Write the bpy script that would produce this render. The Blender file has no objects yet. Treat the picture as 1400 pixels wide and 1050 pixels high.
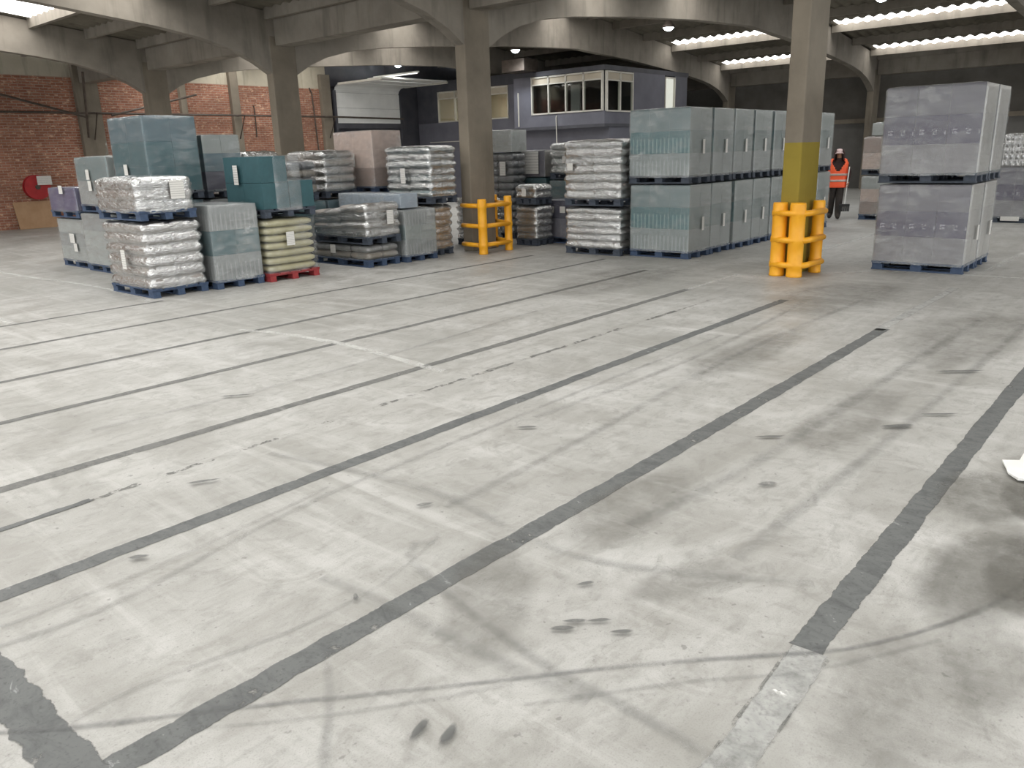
import bpy, bmesh, math, random
import numpy as np
from mathutils import Vector, Matrix, Euler

random.seed(7)
SC = bpy.context.scene
COL = SC.collection
PI = math.pi

# ------------------------------------------------------------------ camera
# world axes: X runs with the dark floor joints, Y runs along the column line, Z up
cam_d = bpy.data.cameras.new('camera')
cam_d.sensor_fit = 'HORIZONTAL'
cam_d.sensor_width = 36.0
cam_d.lens = 36.0 * 1088.0 / 1400.0
cam_d.clip_start = 0.05
cam_d.clip_end = 300
cam = bpy.data.objects.new('camera', cam_d)
COL.objects.link(cam)
RX = Vector((0.65142974, -0.7581411, -0.02934888))
UP = Vector((0.22932986, 0.15988265, 0.96012778))
FW = Vector((0.72321996, 0.63218637, -0.27801671))
m = Matrix.Identity(4)
for i in range(3):
    m[i][0] = RX[i]; m[i][1] = UP[i]; m[i][2] = -FW[i]
m[2][3] = 1.75
cam.matrix_world = m
SC.camera = cam

# ------------------------------------------------------------------ world, exposure
world = bpy.data.worlds.new('overcast_sky')
SC.world = world
world.use_nodes = True
bg = world.node_tree.nodes['Background']
bg.inputs['Color'].default_value = (0.95, 0.98, 1.0, 1)
bg.inputs['Strength'].default_value = 2.0
SKYLIGHT_STRENGTH = 4.4
SC.view_settings.view_transform = 'Standard'
SC.view_settings.look = 'None'
SC.view_settings.gamma = 1.0
SC.view_settings.exposure = 0.42
SC.view_settings.use_curve_mapping = False
SC.cycles.use_denoising = True
SC.cycles.max_bounces = 10
SC.cycles.diffuse_bounces = 6
SC.cycles.transparent_max_bounces = 16
SC.cycles.caustics_reflective = False
SC.cycles.caustics_refractive = False
SC.cycles.sample_clamp_indirect = 6.0


# ------------------------------------------------------------------ helpers
def lin(r, g, b):
    f = lambda c: (c / 255 / 12.92) if c / 255 <= 0.04045 else ((c / 255 + 0.055) / 1.055) ** 2.4
    return (f(r), f(g), f(b), 1)


class NT:
    def __init__(self, name):
        self.m = bpy.data.materials.new(name)
        self.m.use_nodes = True
        self.t = self.m.node_tree
        self.t.nodes.clear()
        self.out = self.t.nodes.new('ShaderNodeOutputMaterial')

    def n(self, typ, **kw):
        nd = self.t.nodes.new(typ)
        for k, v in kw.items():
            if k.startswith('i_'):
                key = k[2:].replace('_', ' ')
                nd.inputs[key].default_value = v
            else:
                setattr(nd, k, v)
        return nd

    def l(self, a, b):
        self.t.links.new(a, b)

    def ramp(self, src, stops):
        r = self.n('ShaderNodeValToRGB')
        e = r.color_ramp.elements
        e[0].position, e[0].color = stops[0][0], stops[0][1]
        e[1].position, e[1].color = stops[-1][0], stops[-1][1]
        for p, c in stops[1:-1]:
            x = e.new(p); x.color = c
        self.l(src, r.inputs[0])
        return r.outputs[0]

    def math(self, op, a, b=None, clamp=False):
        nd = self.n('ShaderNodeMath', operation=op, use_clamp=clamp)
        for i, x in enumerate((a, b)):
            if x is None: continue
            if isinstance(x, (int, float)): nd.inputs[i].default_value = x
            else: self.l(x, nd.inputs[i])
        return nd.outputs[0]

    def mix(self, fac, a, b, mode='MIX'):
        nd = self.n('ShaderNodeMix', data_type='RGBA', blend_type=mode)
        for k, x in ((0, fac), (6, a), (7, b)):
            if isinstance(x, (int, float)): nd.inputs[k].default_value = x
            elif isinstance(x, tuple): nd.inputs[k].default_value = x
            else: self.l(x, nd.inputs[k])
        return nd.outputs[2]

    def noise(self, scale, detail=4, rough=0.55, coord=None, vec_scale=None, dist=0.0):
        nd = self.n('ShaderNodeTexNoise')
        nd.inputs['Scale'].default_value = scale
        nd.inputs['Detail'].default_value = detail
        nd.inputs['Roughness'].default_value = rough
        nd.inputs['Distortion'].default_value = dist
        c = coord if coord is not None else self.coord('Object')
        if vec_scale is not None:
            mp = self.n('ShaderNodeMapping')
            mp.inputs['Scale'].default_value = vec_scale
            self.l(c, mp.inputs[0]); c = mp.outputs[0]
        self.l(c, nd.inputs['Vector'])
        return nd.outputs['Fac']

    def coord(self, kind='Object'):
        if not hasattr(self, '_tc'): self._tc = self.n('ShaderNodeTexCoord')
        return self._tc.outputs[kind]

    def bsdf(self, color, rough=0.6, metal=0.0, bump=None, bump_s=0.3, bump_d=0.02, spec=0.5):
        b = self.n('ShaderNodeBsdfPrincipled')
        if isinstance(color, tuple): b.inputs['Base Color'].default_value = color
        else: self.l(color, b.inputs['Base Color'])
        if isinstance(rough, (int, float)): b.inputs['Roughness'].default_value = rough
        else: self.l(rough, b.inputs['Roughness'])
        b.inputs['Metallic'].default_value = metal
        b.inputs['Specular IOR Level'].default_value = spec
        if bump is not None:
            bp = self.n('ShaderNodeBump')
            bp.inputs['Strength'].default_value = bump_s
            bp.inputs['Distance'].default_value = bump_d
            self.l(bump, bp.inputs['Height'])
            self.l(bp.outputs[0], b.inputs['Normal'])
        return b

    def done(self, sh):
        self.l(sh.outputs[0] if hasattr(sh, 'outputs') else sh, self.out.inputs[0])
        return self.m


def mottled(name, c1, c2, scale=3.0, rough=0.6, metal=0.0, bump=0.0, vs=None, coord='Object', spec=0.5):
    t = NT(name)
    f = t.noise(scale, 5, 0.6, t.coord(coord), vs)
    col = t.ramp(f, [(0.3, c1), (0.7, c2)])
    b = t.bsdf(col, rough, metal, f if bump else None, bump, 0.02, spec)
    return t.done(b)


def emission(name, color, s):
    t = NT(name)
    e = t.n('ShaderNodeEmission')
    e.inputs[0].default_value = color
    e.inputs[1].default_value = s
    return t.done(e)


class MB:
    """collects simple solids into one mesh"""
    def __init__(self):
        self.v = []; self.f = []; self.smooth = False

    def box(self, x0, x1, y0, y1, z0, z1, bev=0.0):
        n = len(self.v)
        self.v += [(x0, y0, z0), (x1, y0, z0), (x1, y1, z0), (x0, y1, z0), (x0, y0, z1), (x1, y0, z1), (x1, y1, z1), (x0, y1, z1)]
        self.f += [tuple(n + i for i in q) for q in ((0, 3, 2, 1), (4, 5, 6, 7), (0, 1, 5, 4), (1, 2, 6, 5), (2, 3, 7, 6), (3, 0, 4, 7))]
        return self

    def tube(self, pts, r, seg=10, cap=True, radii=None, sx=1.0):
        pts = [Vector(p) for p in pts]
        rings = []
        for i, p in enumerate(pts):
            d = (pts[min(i + 1, len(pts) - 1)] - pts[max(i - 1, 0)]).normalized()
            a = d.cross(Vector((0, 0, 1)))
            if a.length < 1e-3: a = Vector((1, 0, 0))
            a.normalize(); b = d.cross(a).normalized()
            rr = radii[i] if radii else r
            k = len(self.v)
            for s in range(seg):
                t = 2 * PI * s / seg
                self.v.append(tuple(p + a * (math.cos(t) * rr * sx) + b * (math.sin(t) * rr)))
            rings.append(k)
        for i in range(len(rings) - 1):
            for s in range(seg):
                s2 = (s + 1) % seg
                self.f.append((rings[i] + s, rings[i] + s2, rings[i + 1] + s2, rings[i + 1] + s))
        if cap:
            self.f.append(tuple(rings[0] + s for s in range(seg))[::-1])
            self.f.append(tuple(rings[-1] + s for s in range(seg)))
        return self

    def prism_uz(self, poly, y0, y1):
        """polygon in (x,z), extruded along y"""
        n = len(self.v); k = len(poly)
        self.v += [(x, y0, z) for x, z in poly] + [(x, y1, z) for x, z in poly]
        self.f.append(tuple(range(n, n + k)))
        self.f.append(tuple(range(n + 2 * k - 1, n + k - 1, -1)))
        for i in range(k):
            j = (i + 1) % k
            self.f.append((n + i, n + k + i, n + k + j, n + j))
        return self

    def lathe(self, prof, seg=24, c=(0, 0, 0)):
        rings = []
        for r, z in prof:
            k = len(self.v)
            for s in range(seg):
                t = 2 * PI * s / seg
                self.v.append((c[0] + r * math.cos(t), c[1] + r * math.sin(t), c[2] + z))
            rings.append(k)
        for i in range(len(rings) - 1):
            for s in range(seg):
                s2 = (s + 1) % seg
                self.f.append((rings[i] + s, rings[i] + s2, rings[i + 1] + s2, rings[i + 1] + s))
        return self

    def mesh(self, name, smooth=False, fix=True):
        me = bpy.data.meshes.new(name)
        me.from_pydata(self.v, [], self.f)
        if fix:
            bm = bmesh.new(); bm.from_mesh(me)
            bmesh.ops.recalc_face_normals(bm, faces=bm.faces)
            bm.to_mesh(me); bm.free()
        if smooth: me.shade_smooth()
        me.update()
        return me

    def build(self, name, mat, parent=None, smooth=False, bevel=0.0):
        me = self.mesh(name, smooth)
        me.materials.append(mat)
        o = link(name, me, parent)
        if bevel:
            b = o.modifiers.new('bevel', 'BEVEL'); b.width = bevel; b.segments = 2; b.limit_method = 'ANGLE'
        return o


def link(name, data, parent=None, loc=(0, 0, 0), rz=0.0):
    o = bpy.data.objects.new(name, data)
    COL.objects.link(o)
    o.location = loc
    o.rotation_euler = (0, 0, rz)
    if parent is not None: o.parent = parent
    return o


def tag(o, label=None, cat=None, group=None, kind=None):
    if label: o['label'] = label
    if cat: o['category'] = cat
    if group: o['group'] = group
    if kind: o['kind'] = kind
    return o


def empty(name, loc, rz=0.0):
    o = link(name, None, None, loc, rz)
    o.empty_display_size = 0.1
    return o


# ------------------------------------------------------------------ materials
def mat_floor():
    t = NT('worn_concrete_floor')
    P = t.coord('Object')
    G = lambda v: (v, v, v, 1)
    big = t.noise(0.45, 6, 0.62, P, None, 0.4)
    mid = t.noise(1.7, 7, 0.68, P, None, 0.8)
    sm = t.noise(6.5, 6, 0.7, P, (1.0, 1.6, 1), 0.5)
    fine = t.noise(45, 4, 0.65, P)
    grit = t.noise(160, 2, 0.6, P)
    su = t.noise(1.0, 6, 0.65, P, (0.30, 6.0, 1), 0.3)     # scuffs along the joints
    sv = t.noise(1.0, 6, 0.65, P, (5.0, 0.45, 1), 0.5)     # scuffs across
    sd = t.noise(1.0, 5, 0.6, P, (2.2, 2.2, 1), 2.5)
    c = t.ramp(big, [(0.28, lin(150, 149, 144)), (0.5, lin(172, 171, 167)), (0.74, lin(188, 187, 184))])
    c = t.mix(t.ramp(mid, [(0.36, G(0.55)), (0.56, G(0))]), c, lin(138, 136, 130))
    c = t.mix(t.ramp(mid, [(0.55, G(0)), (0.75, G(0.5))]), c, lin(196, 195, 192))
    c = t.mix(t.ramp(sm, [(0.33, G(0.55)), (0.50, G(0))]), c, lin(134, 133, 128))
    c = t.mix(t.ramp(su, [(0.50, G(0)), (0.70, G(0.5))]), c, lin(140, 138, 132))
    c = t.mix(t.ramp(sv, [(0.53, G(0)), (0.70, G(0.45))]), c, lin(198, 197, 194))
    c = t.mix(t.ramp(sd, [(0.56, G(0)), (0.62, G(0.30)), (0.70, G(0.05))]), c, lin(128, 126, 120))
    c = t.mix(t.ramp(fine, [(0.27, G(0.55)), (0.40, G(0))]), c, lin(112, 111, 107))
    c = t.mix(t.ramp(grit, [(0.30, G(0.35)), (0.48, G(0))]), c, lin(120, 119, 114))
    spk = t.noise(22, 2, 0.5, P)
    c = t.mix(t.ramp(spk, [(0.70, G(0)), (0.75, G(0.5))]), c, lin(98, 97, 93))
    vo = t.n('ShaderNodeTexVoronoi', feature='DISTANCE_TO_EDGE')
    vo.inputs['Scale'].default_value = 0.9
    wv = t.n('ShaderNodeVectorMath', operation='ADD')
    nv = t.n('ShaderNodeTexNoise'); nv.inputs['Scale'].default_value = 3.0; nv.inputs['Detail'].default_value = 5
    t.l(P, nv.inputs['Vector']); t.l(P, wv.inputs[0]); t.l(nv.outputs['Color'], wv.inputs[1]); t.l(wv.outputs[0], vo.inputs['Vector'])
    crk = t.math('MULTIPLY', t.ramp(vo.outputs['Distance'], [(0.0, G(1)), (0.006, G(0))]), t.ramp(big, [(0.48, G(0)), (0.6, G(0.4))]))
    c = t.mix(crk, c, lin(110, 108, 103))
    r = t.math('ADD', t.math('MULTIPLY', mid, 0.4), 0.28)
    b = t.bsdf(c, r, 0, fine, 0.15, 0.004, 0.45)
    return t.done(b)


def mat_strip(name, dark, wear_lo, wear_hi, light=(0.36, 0.36, 0.34, 1)):
    """joint filler / paint / rubber that is worn through in patches"""
    t = NT(name)
    P = t.coord('Object')
    n1 = t.noise(2.2, 5, 0.65, P)
    n2 = t.noise(16, 5, 0.7, P, (1, 1, 1))
    f = t.math('ADD', t.math('MULTIPLY', n1, 0.6), t.math('MULTIPLY', n2, 0.4))
    a = t.ramp(f, [(wear_lo, (1, 1, 1, 1)), (wear_hi, (0, 0, 0, 1))])
    uv = t.n('ShaderNodeUVMap')
    sep = t.n('ShaderNodeSeparateXYZ'); t.l(uv.outputs[0], sep.inputs[0])
    edge = t.math('SUBTRACT', 1.0, t.math('ABSOLUTE', t.math('SUBTRACT', t.math('MULTIPLY', sep.outputs[1], 2.0), 1.0)))
    return t, P, n1, n2, a, edge


def mat_joint(name, c1, c2, lo, hi, alpha=1.0):
    t, P, n1, n2, a, edge = mat_strip(name, c1, lo, hi)
    n3 = t.noise(7.0, 5, 0.7, P, (1.6, 0.8, 1), 0.6)
    n4 = t.noise(60, 3, 0.6, P)
    c3 = tuple(min(1, c * 2.2) for c in c2[:3]) + (1,)
    col = t.ramp(n3, [(0.32, c1), (0.55, c2), (0.64, c2), (0.70, c3)])
    col = t.mix(t.ramp(n4, [(0.3, (0.5, 0.5, 0.5, 1)), (0.45, (0, 0, 0, 1))]), col, tuple(c * 0.6 for c in c1[:3]) + (1,))
    b = t.bsdf(col, 0.6, 0, n2, 0.2, 0.004)
    tr = t.n('ShaderNodeBsdfTransparent')
    e = t.ramp(t.math('ADD', edge, t.math('MULTIPLY', t.math('SUBTRACT', n2, 0.5), 0.5)), [(0.0, (0, 0, 0, 1)), (0.10, (1, 1, 1, 1))])
    k = t.math('MULTIPLY', t.math('MULTIPLY', a, e), alpha)
    mx = t.n('ShaderNodeMixShader')
    t.l(k, mx.inputs[0]); t.l(tr.outputs[0], mx.inputs[1]); t.l(b.outputs[0], mx.inputs[2])
    return t.done(mx)


def mat_scuff(name, color, alpha, lo=0.45, hi=0.7, soft=True):
    """soft-edged rubber mark or stain"""
    t, P, n1, n2, a, edge = mat_strip(name, color, lo, hi)
    b = t.bsdf(color, 0.55)
    tr = t.n('ShaderNodeBsdfTransparent')
    e = t.ramp(edge, [(0.0, (0, 0, 0, 1)), (0.8, (1, 1, 1, 1))])
    k = t.math('MULTIPLY', t.math('MULTIPLY', a, e), alpha)
    mx = t.n('ShaderNodeMixShader')
    t.l(k, mx.inputs[0]); t.l(tr.outputs[0], mx.inputs[1]); t.l(b.outputs[0], mx.inputs[2])
    return t.done(mx)


def mat_brick():
    t = NT('red_brickwork')
    P = t.coord('Object')
    mp = t.n('ShaderNodeMapping')
    mp.inputs['Rotation'].default_value = (PI / 2, 0, 0)
    t.l(P, mp.inputs[0])
    br = t.n('ShaderNodeTexBrick')
    t.l(mp.outputs[0], br.inputs['Vector'])
    br.inputs['Scale'].default_value = 1.0
    br.inputs['Brick Width'].default_value = 0.235
    br.inputs['Row Height'].default_value = 0.078
    br.inputs['Mortar Size'].default_value = 0.008
    br.inputs['Bias'].default_value = -0.2
    br.inputs['Color1'].default_value = lin(154, 102, 82)
    br.inputs['Color2'].default_value = lin(182, 128, 106)
    br.inputs['Mortar'].default_value = lin(176, 158, 142)
    spots = t.noise(7.0, 3, 0.6, P, (1, 1, 2.2))
    c = t.mix(t.ramp(spots, [(0.57, (0, 0, 0, 1)), (0.68, (0.8,) * 3 + (1,))]), br.outputs[0], lin(226, 190, 160))
    grime = t.noise(0.7, 5, 0.6, P)
    c = t.mix(t.ramp(grime, [(0.4, (0.45,) * 3 + (1,)), (0.65, (0, 0, 0, 1))]), c, lin(92, 66, 54))
    b = t.bsdf(c, 0.85, 0, br.outputs['Fac'], -0.4, 0.01, 0.3)
    return t.done(b)


def mat_film(name, veil, rough=0.16, tint=(0.85, 0.87, 0.87, 1), wr=1.0, streak=0.35, gloss=0.06):
    """stretch film: mostly clear, milky where it is doubled, glossy and wrinkled"""
    t = NT(name)
    P = t.coord('Object')
    w1 = t.noise(3.0, 3, 0.5, P, (1.0, 1.0, 4.0), 0.8)
    w2 = t.noise(11.0, 3, 0.6, P, (1.2, 1.2, 3.0), 1.2)
    f = t.math('ADD', t.math('MULTIPLY', w1, 0.65), t.math('MULTIPLY', w2, 0.35))
    b = t.bsdf(tint, rough, 0, f, 0.35 * wr, 0.03, 0.9)
    tr = t.n('ShaderNodeBsdfTransparent')
    gl = t.n('ShaderNodeBsdfGlossy')
    gl.inputs['Roughness'].default_value = rough
    gl.inputs['Color'].default_value = (0.95, 0.96, 0.96, 1)
    bp = t.n('ShaderNodeBump'); bp.inputs['Strength'].default_value = 0.5 * wr; bp.inputs['Distance'].default_value = 0.03
    t.l(f, bp.inputs['Height']); t.l(bp.outputs[0], gl.inputs['Normal'])
    big = t.noise(1.6, 4, 0.6, P, (1.0, 1.0, 0.7), 1.0)
    k = t.math('MULTIPLY', t.ramp(f, [(0.40, (0, 0, 0, 1)), (0.66, (1, 1, 1, 1))]), t.ramp(big, [(0.42, (0.15, 0.15, 0.15, 1)), (0.62, (1, 1, 1, 1))]))
    k = t.math('ADD', t.math('MULTIPLY', k, streak), veil, True)
    m1 = t.n('ShaderNodeMixShader')
    t.l(k, m1.inputs[0]); t.l(tr.outputs[0], m1.inputs[1]); t.l(b.outputs[0], m1.inputs[2])
    lw = t.n('ShaderNodeLayerWeight'); lw.inputs['Blend'].default_value = 0.3
    t.l(bp.outputs[0], lw.inputs['Normal'])
    m2 = t.n('ShaderNodeMixShader')
    t.l(t.math('ADD', t.math('MULTIPLY', t.math('POWER', lw.outputs['Facing'], 2.0), 0.5), gloss, True), m2.inputs[0])
    t.l(m1.outputs[0], m2.inputs[1]); t.l(gl.outputs[0], m2.inputs[2])
    return t.done(m2)


def mat_print(name, base, mark, kind, end=None):
    """printed carton: plain card colour with small repeated marks"""
    t = NT(name)
    P = t.coord('Object')
    sep = t.n('ShaderNodeSeparateXYZ'); t.l(P, sep.inputs[0])
    n = t.noise(6, 4, 0.6, P)
    base2 = tuple(min(1, c * 1.25) for c in base[:3]) + (1,)
    c = t.ramp(n, [(0.3, base), (0.7, base2)])
    s = t.math('ADD', sep.outputs[0], sep.outputs[1])
    if kind == 'marks':
        fr = t.math('FRACT', t.math('MULTIPLY', s, 6.5))
        a = t.math('LESS_THAN', t.math('ABSOLUTE', t.math('SUBTRACT', fr, 0.5)), 0.2)
        zz = t.math('LESS_THAN', t.math('ABSOLUTE', t.math('SUBTRACT', sep.outputs[2], -0.03)), 0.035)
        nn = t.math('GREATER_THAN', t.noise(46, 2, 0.5, P), 0.5)
        k = t.math('MULTIPLY', t.math('MULTIPLY', a, zz), nn)
        c = t.mix(t.math('MULTIPLY', k, 0.45), c, mark)
    elif kind == 'columns':
        fr = t.math('FRACT', t.math('MULTIPLY', s, 14.0))
        a = t.math('LESS_THAN', fr, 0.3)
        zz = t.math('LESS_THAN', sep.outputs[2], 0.06)
        c = t.mix(t.math('MULTIPLY', t.math('MULTIPLY', a, zz), 0.5), c, mark)
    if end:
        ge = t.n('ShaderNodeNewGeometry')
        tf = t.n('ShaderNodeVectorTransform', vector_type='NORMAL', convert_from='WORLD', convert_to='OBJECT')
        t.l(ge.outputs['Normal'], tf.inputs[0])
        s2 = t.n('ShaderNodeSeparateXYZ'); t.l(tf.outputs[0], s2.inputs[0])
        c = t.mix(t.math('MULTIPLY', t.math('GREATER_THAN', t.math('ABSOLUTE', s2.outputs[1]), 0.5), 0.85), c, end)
    b = t.bsdf(c, 0.6)
    return t.done(b)


def mat_label():
    t = NT('printed_paper_label')
    P = t.coord('Generated')
    sep = t.n('ShaderNodeSeparateXYZ'); t.l(P, sep.inputs[0])
    z = sep.outputs[2]
    rows = t.math('LESS_THAN', t.math('FRACT', t.math('MULTIPLY', z, 8.0)), 0.38)
    s = t.math('ADD', sep.outputs[0], sep.outputs[1])
    words = t.math('GREATER_THAN', t.noise(9, 2, 0.5, P, (3, 3, 6)), 0.47)
    inner = t.math('LESS_THAN', t.math('ABSOLUTE', t.math('SUBTRACT', z, 0.5)), 0.42)
    k = t.math('MULTIPLY', t.math('MULTIPLY', rows, words), inner)
    c = t.mix(t.math('MULTIPLY', k, 0.45), lin(214, 212, 207), lin(70, 70, 70))
    return t.done(t.bsdf(c, 0.5))


def mat_concrete(name, c1, c2, stain=(70, 64, 56)):
    t = NT(name)
    P = t.coord('Object')
    n = t.noise(1.2, 6, 0.6, P)
    n2 = t.noise(14, 4, 0.6, P)
    c = t.ramp(n, [(0.3, c1), (0.7, c2)])
    s = t.noise(1.0, 4, 0.6, P, (3.0, 3.0, 0.4))
    c = t.mix(t.ramp(s, [(0.52, (0, 0, 0, 1)), (0.75, (0.5,) * 3 + (1,))]), c, lin(*stain))
    return t.done(t.bsdf(c, 0.85, 0, n2, 0.25, 0.01, 0.3))


def mat_yellow_band():
    t = NT('column_paint')
    P = t.coord('Object')
    sep = t.n('ShaderNodeSeparateXYZ'); t.l(P, sep.inputs[0])
    n = t.noise(1.2, 6, 0.6, P); n2 = t.noise(14, 4, 0.6, P)
    c = t.ramp(n, [(0.3, lin(114, 106, 94)), (0.7, lin(137, 128, 114))])
    y = t.ramp(n, [(0.3, lin(132, 116, 44)), (0.7, lin(150, 132, 52))])
    below = t.math('LESS_THAN', t.math('ADD', sep.outputs[2], t.math('MULTIPLY', n2, 0.02)), 1.79)
    c = t.mix(below, c, y)
    return t.done(t.bsdf(c, 0.75, 0, n2, 0.2, 0.01, 0.3))


M = {}
M['floor'] = mat_floor()
M['brick'] = mat_brick()
M['concrete'] = mat_concrete('grey_concrete', lin(124, 117, 108), lin(150, 143, 132), (76, 71, 64))
M['column'] = mat_concrete('column_concrete', lin(114, 106, 94), lin(137, 128, 114), (82, 76, 66))
M['column_yellow'] = mat_yellow_band()
M['roof'] = mat_concrete('cement_roof_sheet', lin(104, 99, 88), lin(128, 122, 110))
M['cream_band'] = mat_concrete('pale_wall_band', lin(176, 168, 150), lin(196, 188, 170))
M['skylight'] = emission('rooflight_and_fill_glow', (1.0, 0.985, 0.955, 1), SKYLIGHT_STRENGTH)
M['joint'] = mat_joint('dark_joint_filler', lin(80, 82, 82), lin(102, 104, 103), 0.57, 0.64, 0.95)
M['joint_thin'] = mat_joint('worn_joint_filler', lin(92, 93, 91), lin(118, 118, 115), 0.54, 0.68, 0.8)
M['joint_light'] = mat_joint('pale_joint_filler', lin(150, 151, 148), lin(178, 178, 175), 0.5, 0.72, 0.85)
M['crack'] = mat_joint('cracked_joint', lin(92, 92, 90), lin(120, 120, 116), 0.44, 0.52, 0.95)
M['white_line'] = mat_joint('worn_white_paint', lin(208, 208, 204), lin(222, 222, 218), 0.46, 0.60, 0.55)
M['tyre'] = mat_scuff('tyre_rubber_mark', lin(110, 111, 111), 0.5, 0.45, 0.7)
M['tyre_soft'] = mat_scuff('faint_tyre_mark', lin(120, 121, 119), 0.26, 0.42, 0.68)
M['stain'] = mat_scuff('damp_oily_stain', lin(104, 102, 95), 0.5, 0.42, 0.72)
M['stain_soft'] = mat_scuff('faint_floor_stain', lin(112, 109, 102), 0.28, 0.40, 0.72)
M['print_mark'] = mat_scuff('dark_scuff_print', lin(80, 81, 80), 0.75, 0.5, 0.75)
M['blue_wood'] = mottled('blue_painted_pallet_wood', lin(42, 57, 82), lin(64, 82, 108), 9, 0.7, 0, 0.2, (1, 1, 1))
M['dark_wood'] = mottled('dark_weathered_pallet_wood', lin(44, 50, 60), lin(70, 78, 90), 9, 0.75, 0, 0.2)
M['red_wood'] = mottled('red_painted_pallet_wood', lin(128, 38, 44), lin(162, 62, 62), 9, 0.7, 0, 0.2)
M['film'] = mat_film('clear_stretch_film', 0.03, 0.2, (0.6, 0.62, 0.63, 1), streak=0.30, gloss=0.04)
M['film_pale'] = mat_film('milky_stretch_film', 0.09, 0.22, (0.62, 0.64, 0.63, 1), streak=0.42, gloss=0.04)
M['film_silver'] = mat_film('bright_crinkled_film', 0.03, 0.1, (0.8, 0.8, 0.78, 1), 2.6, 0.14, 0.46)
M['label'] = mat_label()
M['yellow_plastic'] = mottled('yellow_plastic', lin(232, 160, 22), lin(244, 178, 44), 5, 0.42, 0, 0.05)
M['office_wall'] = mottled('blue_grey_cladding', lin(92, 92, 101), lin(106, 106, 115), 1.5, 0.6)
M['office_dark'] = mottled('dark_grey_trim', lin(62, 62, 68), lin(80, 80, 86), 2, 0.6)
M['white_frame'] = mottled('white_window_frame', lin(190, 186, 176), lin(206, 202, 192), 3, 0.45)
M['room'] = mottled('beige_room_wall', lin(176, 166, 148), lin(192, 182, 164), 2, 0.8)
M['white_panel'] = mottled('white_door_panel', lin(222, 222, 219), lin(234, 234, 231), 2, 0.45)
M['steel'] = mottled('dark_steel', lin(74, 66, 60), lin(100, 90, 82), 6, 0.5, 0.4)
M['pipe'] = mottled('painted_pipe', lin(150, 140, 128), lin(170, 160, 148), 6, 0.5)
M['dark_wall'] = mottled('dark_cladding', lin(78, 74, 68), lin(96, 92, 86), 1.2, 0.8)
M['dark_wall_low'] = mottled('grey_lower_cladding', lin(104, 102, 98), lin(124, 122, 118), 1.2, 0.8)
M['red'] = mottled('red_enamel', lin(150, 30, 34), lin(176, 44, 46), 4, 0.4)
M['board'] = mottled('brown_hardboard', lin(158, 124, 92), lin(178, 146, 114), 2.5, 0.8)
M['white'] = mottled('white_plastic', lin(224, 224, 220), lin(238, 238, 234), 4, 0.4)
M['black'] = mottled('black_plastic', lin(26, 26, 26), lin(44, 44, 44), 8, 0.5)


def glass():
    t = NT('window_glass')
    g = t.n('ShaderNodeBsdfGlossy'); g.inputs['Roughness'].default_value = 0.03
    tr = t.n('ShaderNodeBsdfTransparent'); tr.inputs[0].default_value = (0.86, 0.88, 0.86, 1)
    fr = t.n('ShaderNodeLayerWeight'); fr.inputs[0].default_value = 0.2
    mx = t.n('ShaderNodeMixShader')
    t.l(t.math('ADD', t.math('MULTIPLY', fr.outputs['Facing'], 0.3), 0.04), mx.inputs[0]); t.l(tr.outputs[0], mx.inputs[1]); t.l(g.outputs[0], mx.inputs[2])
    return t.done(mx)


M['glass'] = glass()

# ------------------------------------------------------------------ building
U_A, U_B, U_C = 11.28, 33.6, -11.0       # column lines
BAYS = [-10.6, -1.55, 4.42, 10.56, 16.5, 22.55, 27.0]
FR_H = 0.125
V_WALL = 27.05


def roof_z(d): return 4.88 + 0.11 * d


floor = MB().box(-11.4, 34.2, -10.9, 27.4, -0.2, 0.0).build('floor', M['floor'])
tag(floor, kind='structure', label='worn pale grey concrete warehouse floor with dark joints')


def ribbon(name, pts, w, mat, z=0.002, seed=0, jitter=0.0, step=0.12, close=None, widths=None):
    """flat marking on the floor along a polyline, uv across"""
    rnd = random.Random(seed)
    P = [Vector((p[0], p[1])) for p in pts]
    # smooth resample (Catmull-Rom)
    out = []; ww = []
    for i in range(len(P) - 1):
        p0, p1, p2, p3 = P[max(i - 1, 0)], P[i], P[i + 1], P[min(i + 2, len(P) - 1)]
        n = max(1, int((p2 - p1).length / step))
        for k in range(n):
            t = k / n
            q = 0.5 * ((2 * p1) + (p2 - p0) * t + (2 * p0 - 5 * p1 + 4 * p2 - p3) * t * t + (3 * p1 - p0 - 3 * p2 + p3) * t ** 3)
            out.append(q); ww.append((widths[i] * (1 - t) + widths[i + 1] * t) if widths else w)
    out.append(P[-1]); ww.append(widths[-1] if widths else w)
    vs = []; fs = []; uv = []
    L = 0
    for i, q in enumerate(out):
        d = (out[min(i + 1, len(out) - 1)] - out[max(i - 1, 0)]).normalized()
        nrm = Vector((-d.y, d.x))
        a = q + nrm * (ww[i] / 2 + rnd.uniform(-jitter, jitter)); b = q - nrm * (ww[i] / 2 + rnd.uniform(-jitter, jitter))
        vs += [(a.x, a.y, z), (b.x, b.y, z)]
        if i: L += (q - out[i - 1]).length
        uv += [(L, 1.0), (L, 0.0)]
    for i in range(len(out) - 1):
        fs.append((2 * i, 2 * i + 1, 2 * i + 3, 2 * i + 2))
    me = bpy.data.meshes.new(name)
    me.from_pydata(vs, [], fs)
    lay = me.uv_layers.new(name='UVMap')
    for poly in me.polygons:
        for li, vi in zip(poly.loop_indices, poly.vertices):
            lay.data[li].uv = uv[vi]
    me.materials.append(mat)
    me.update()
    return link(name, me, floor)


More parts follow.
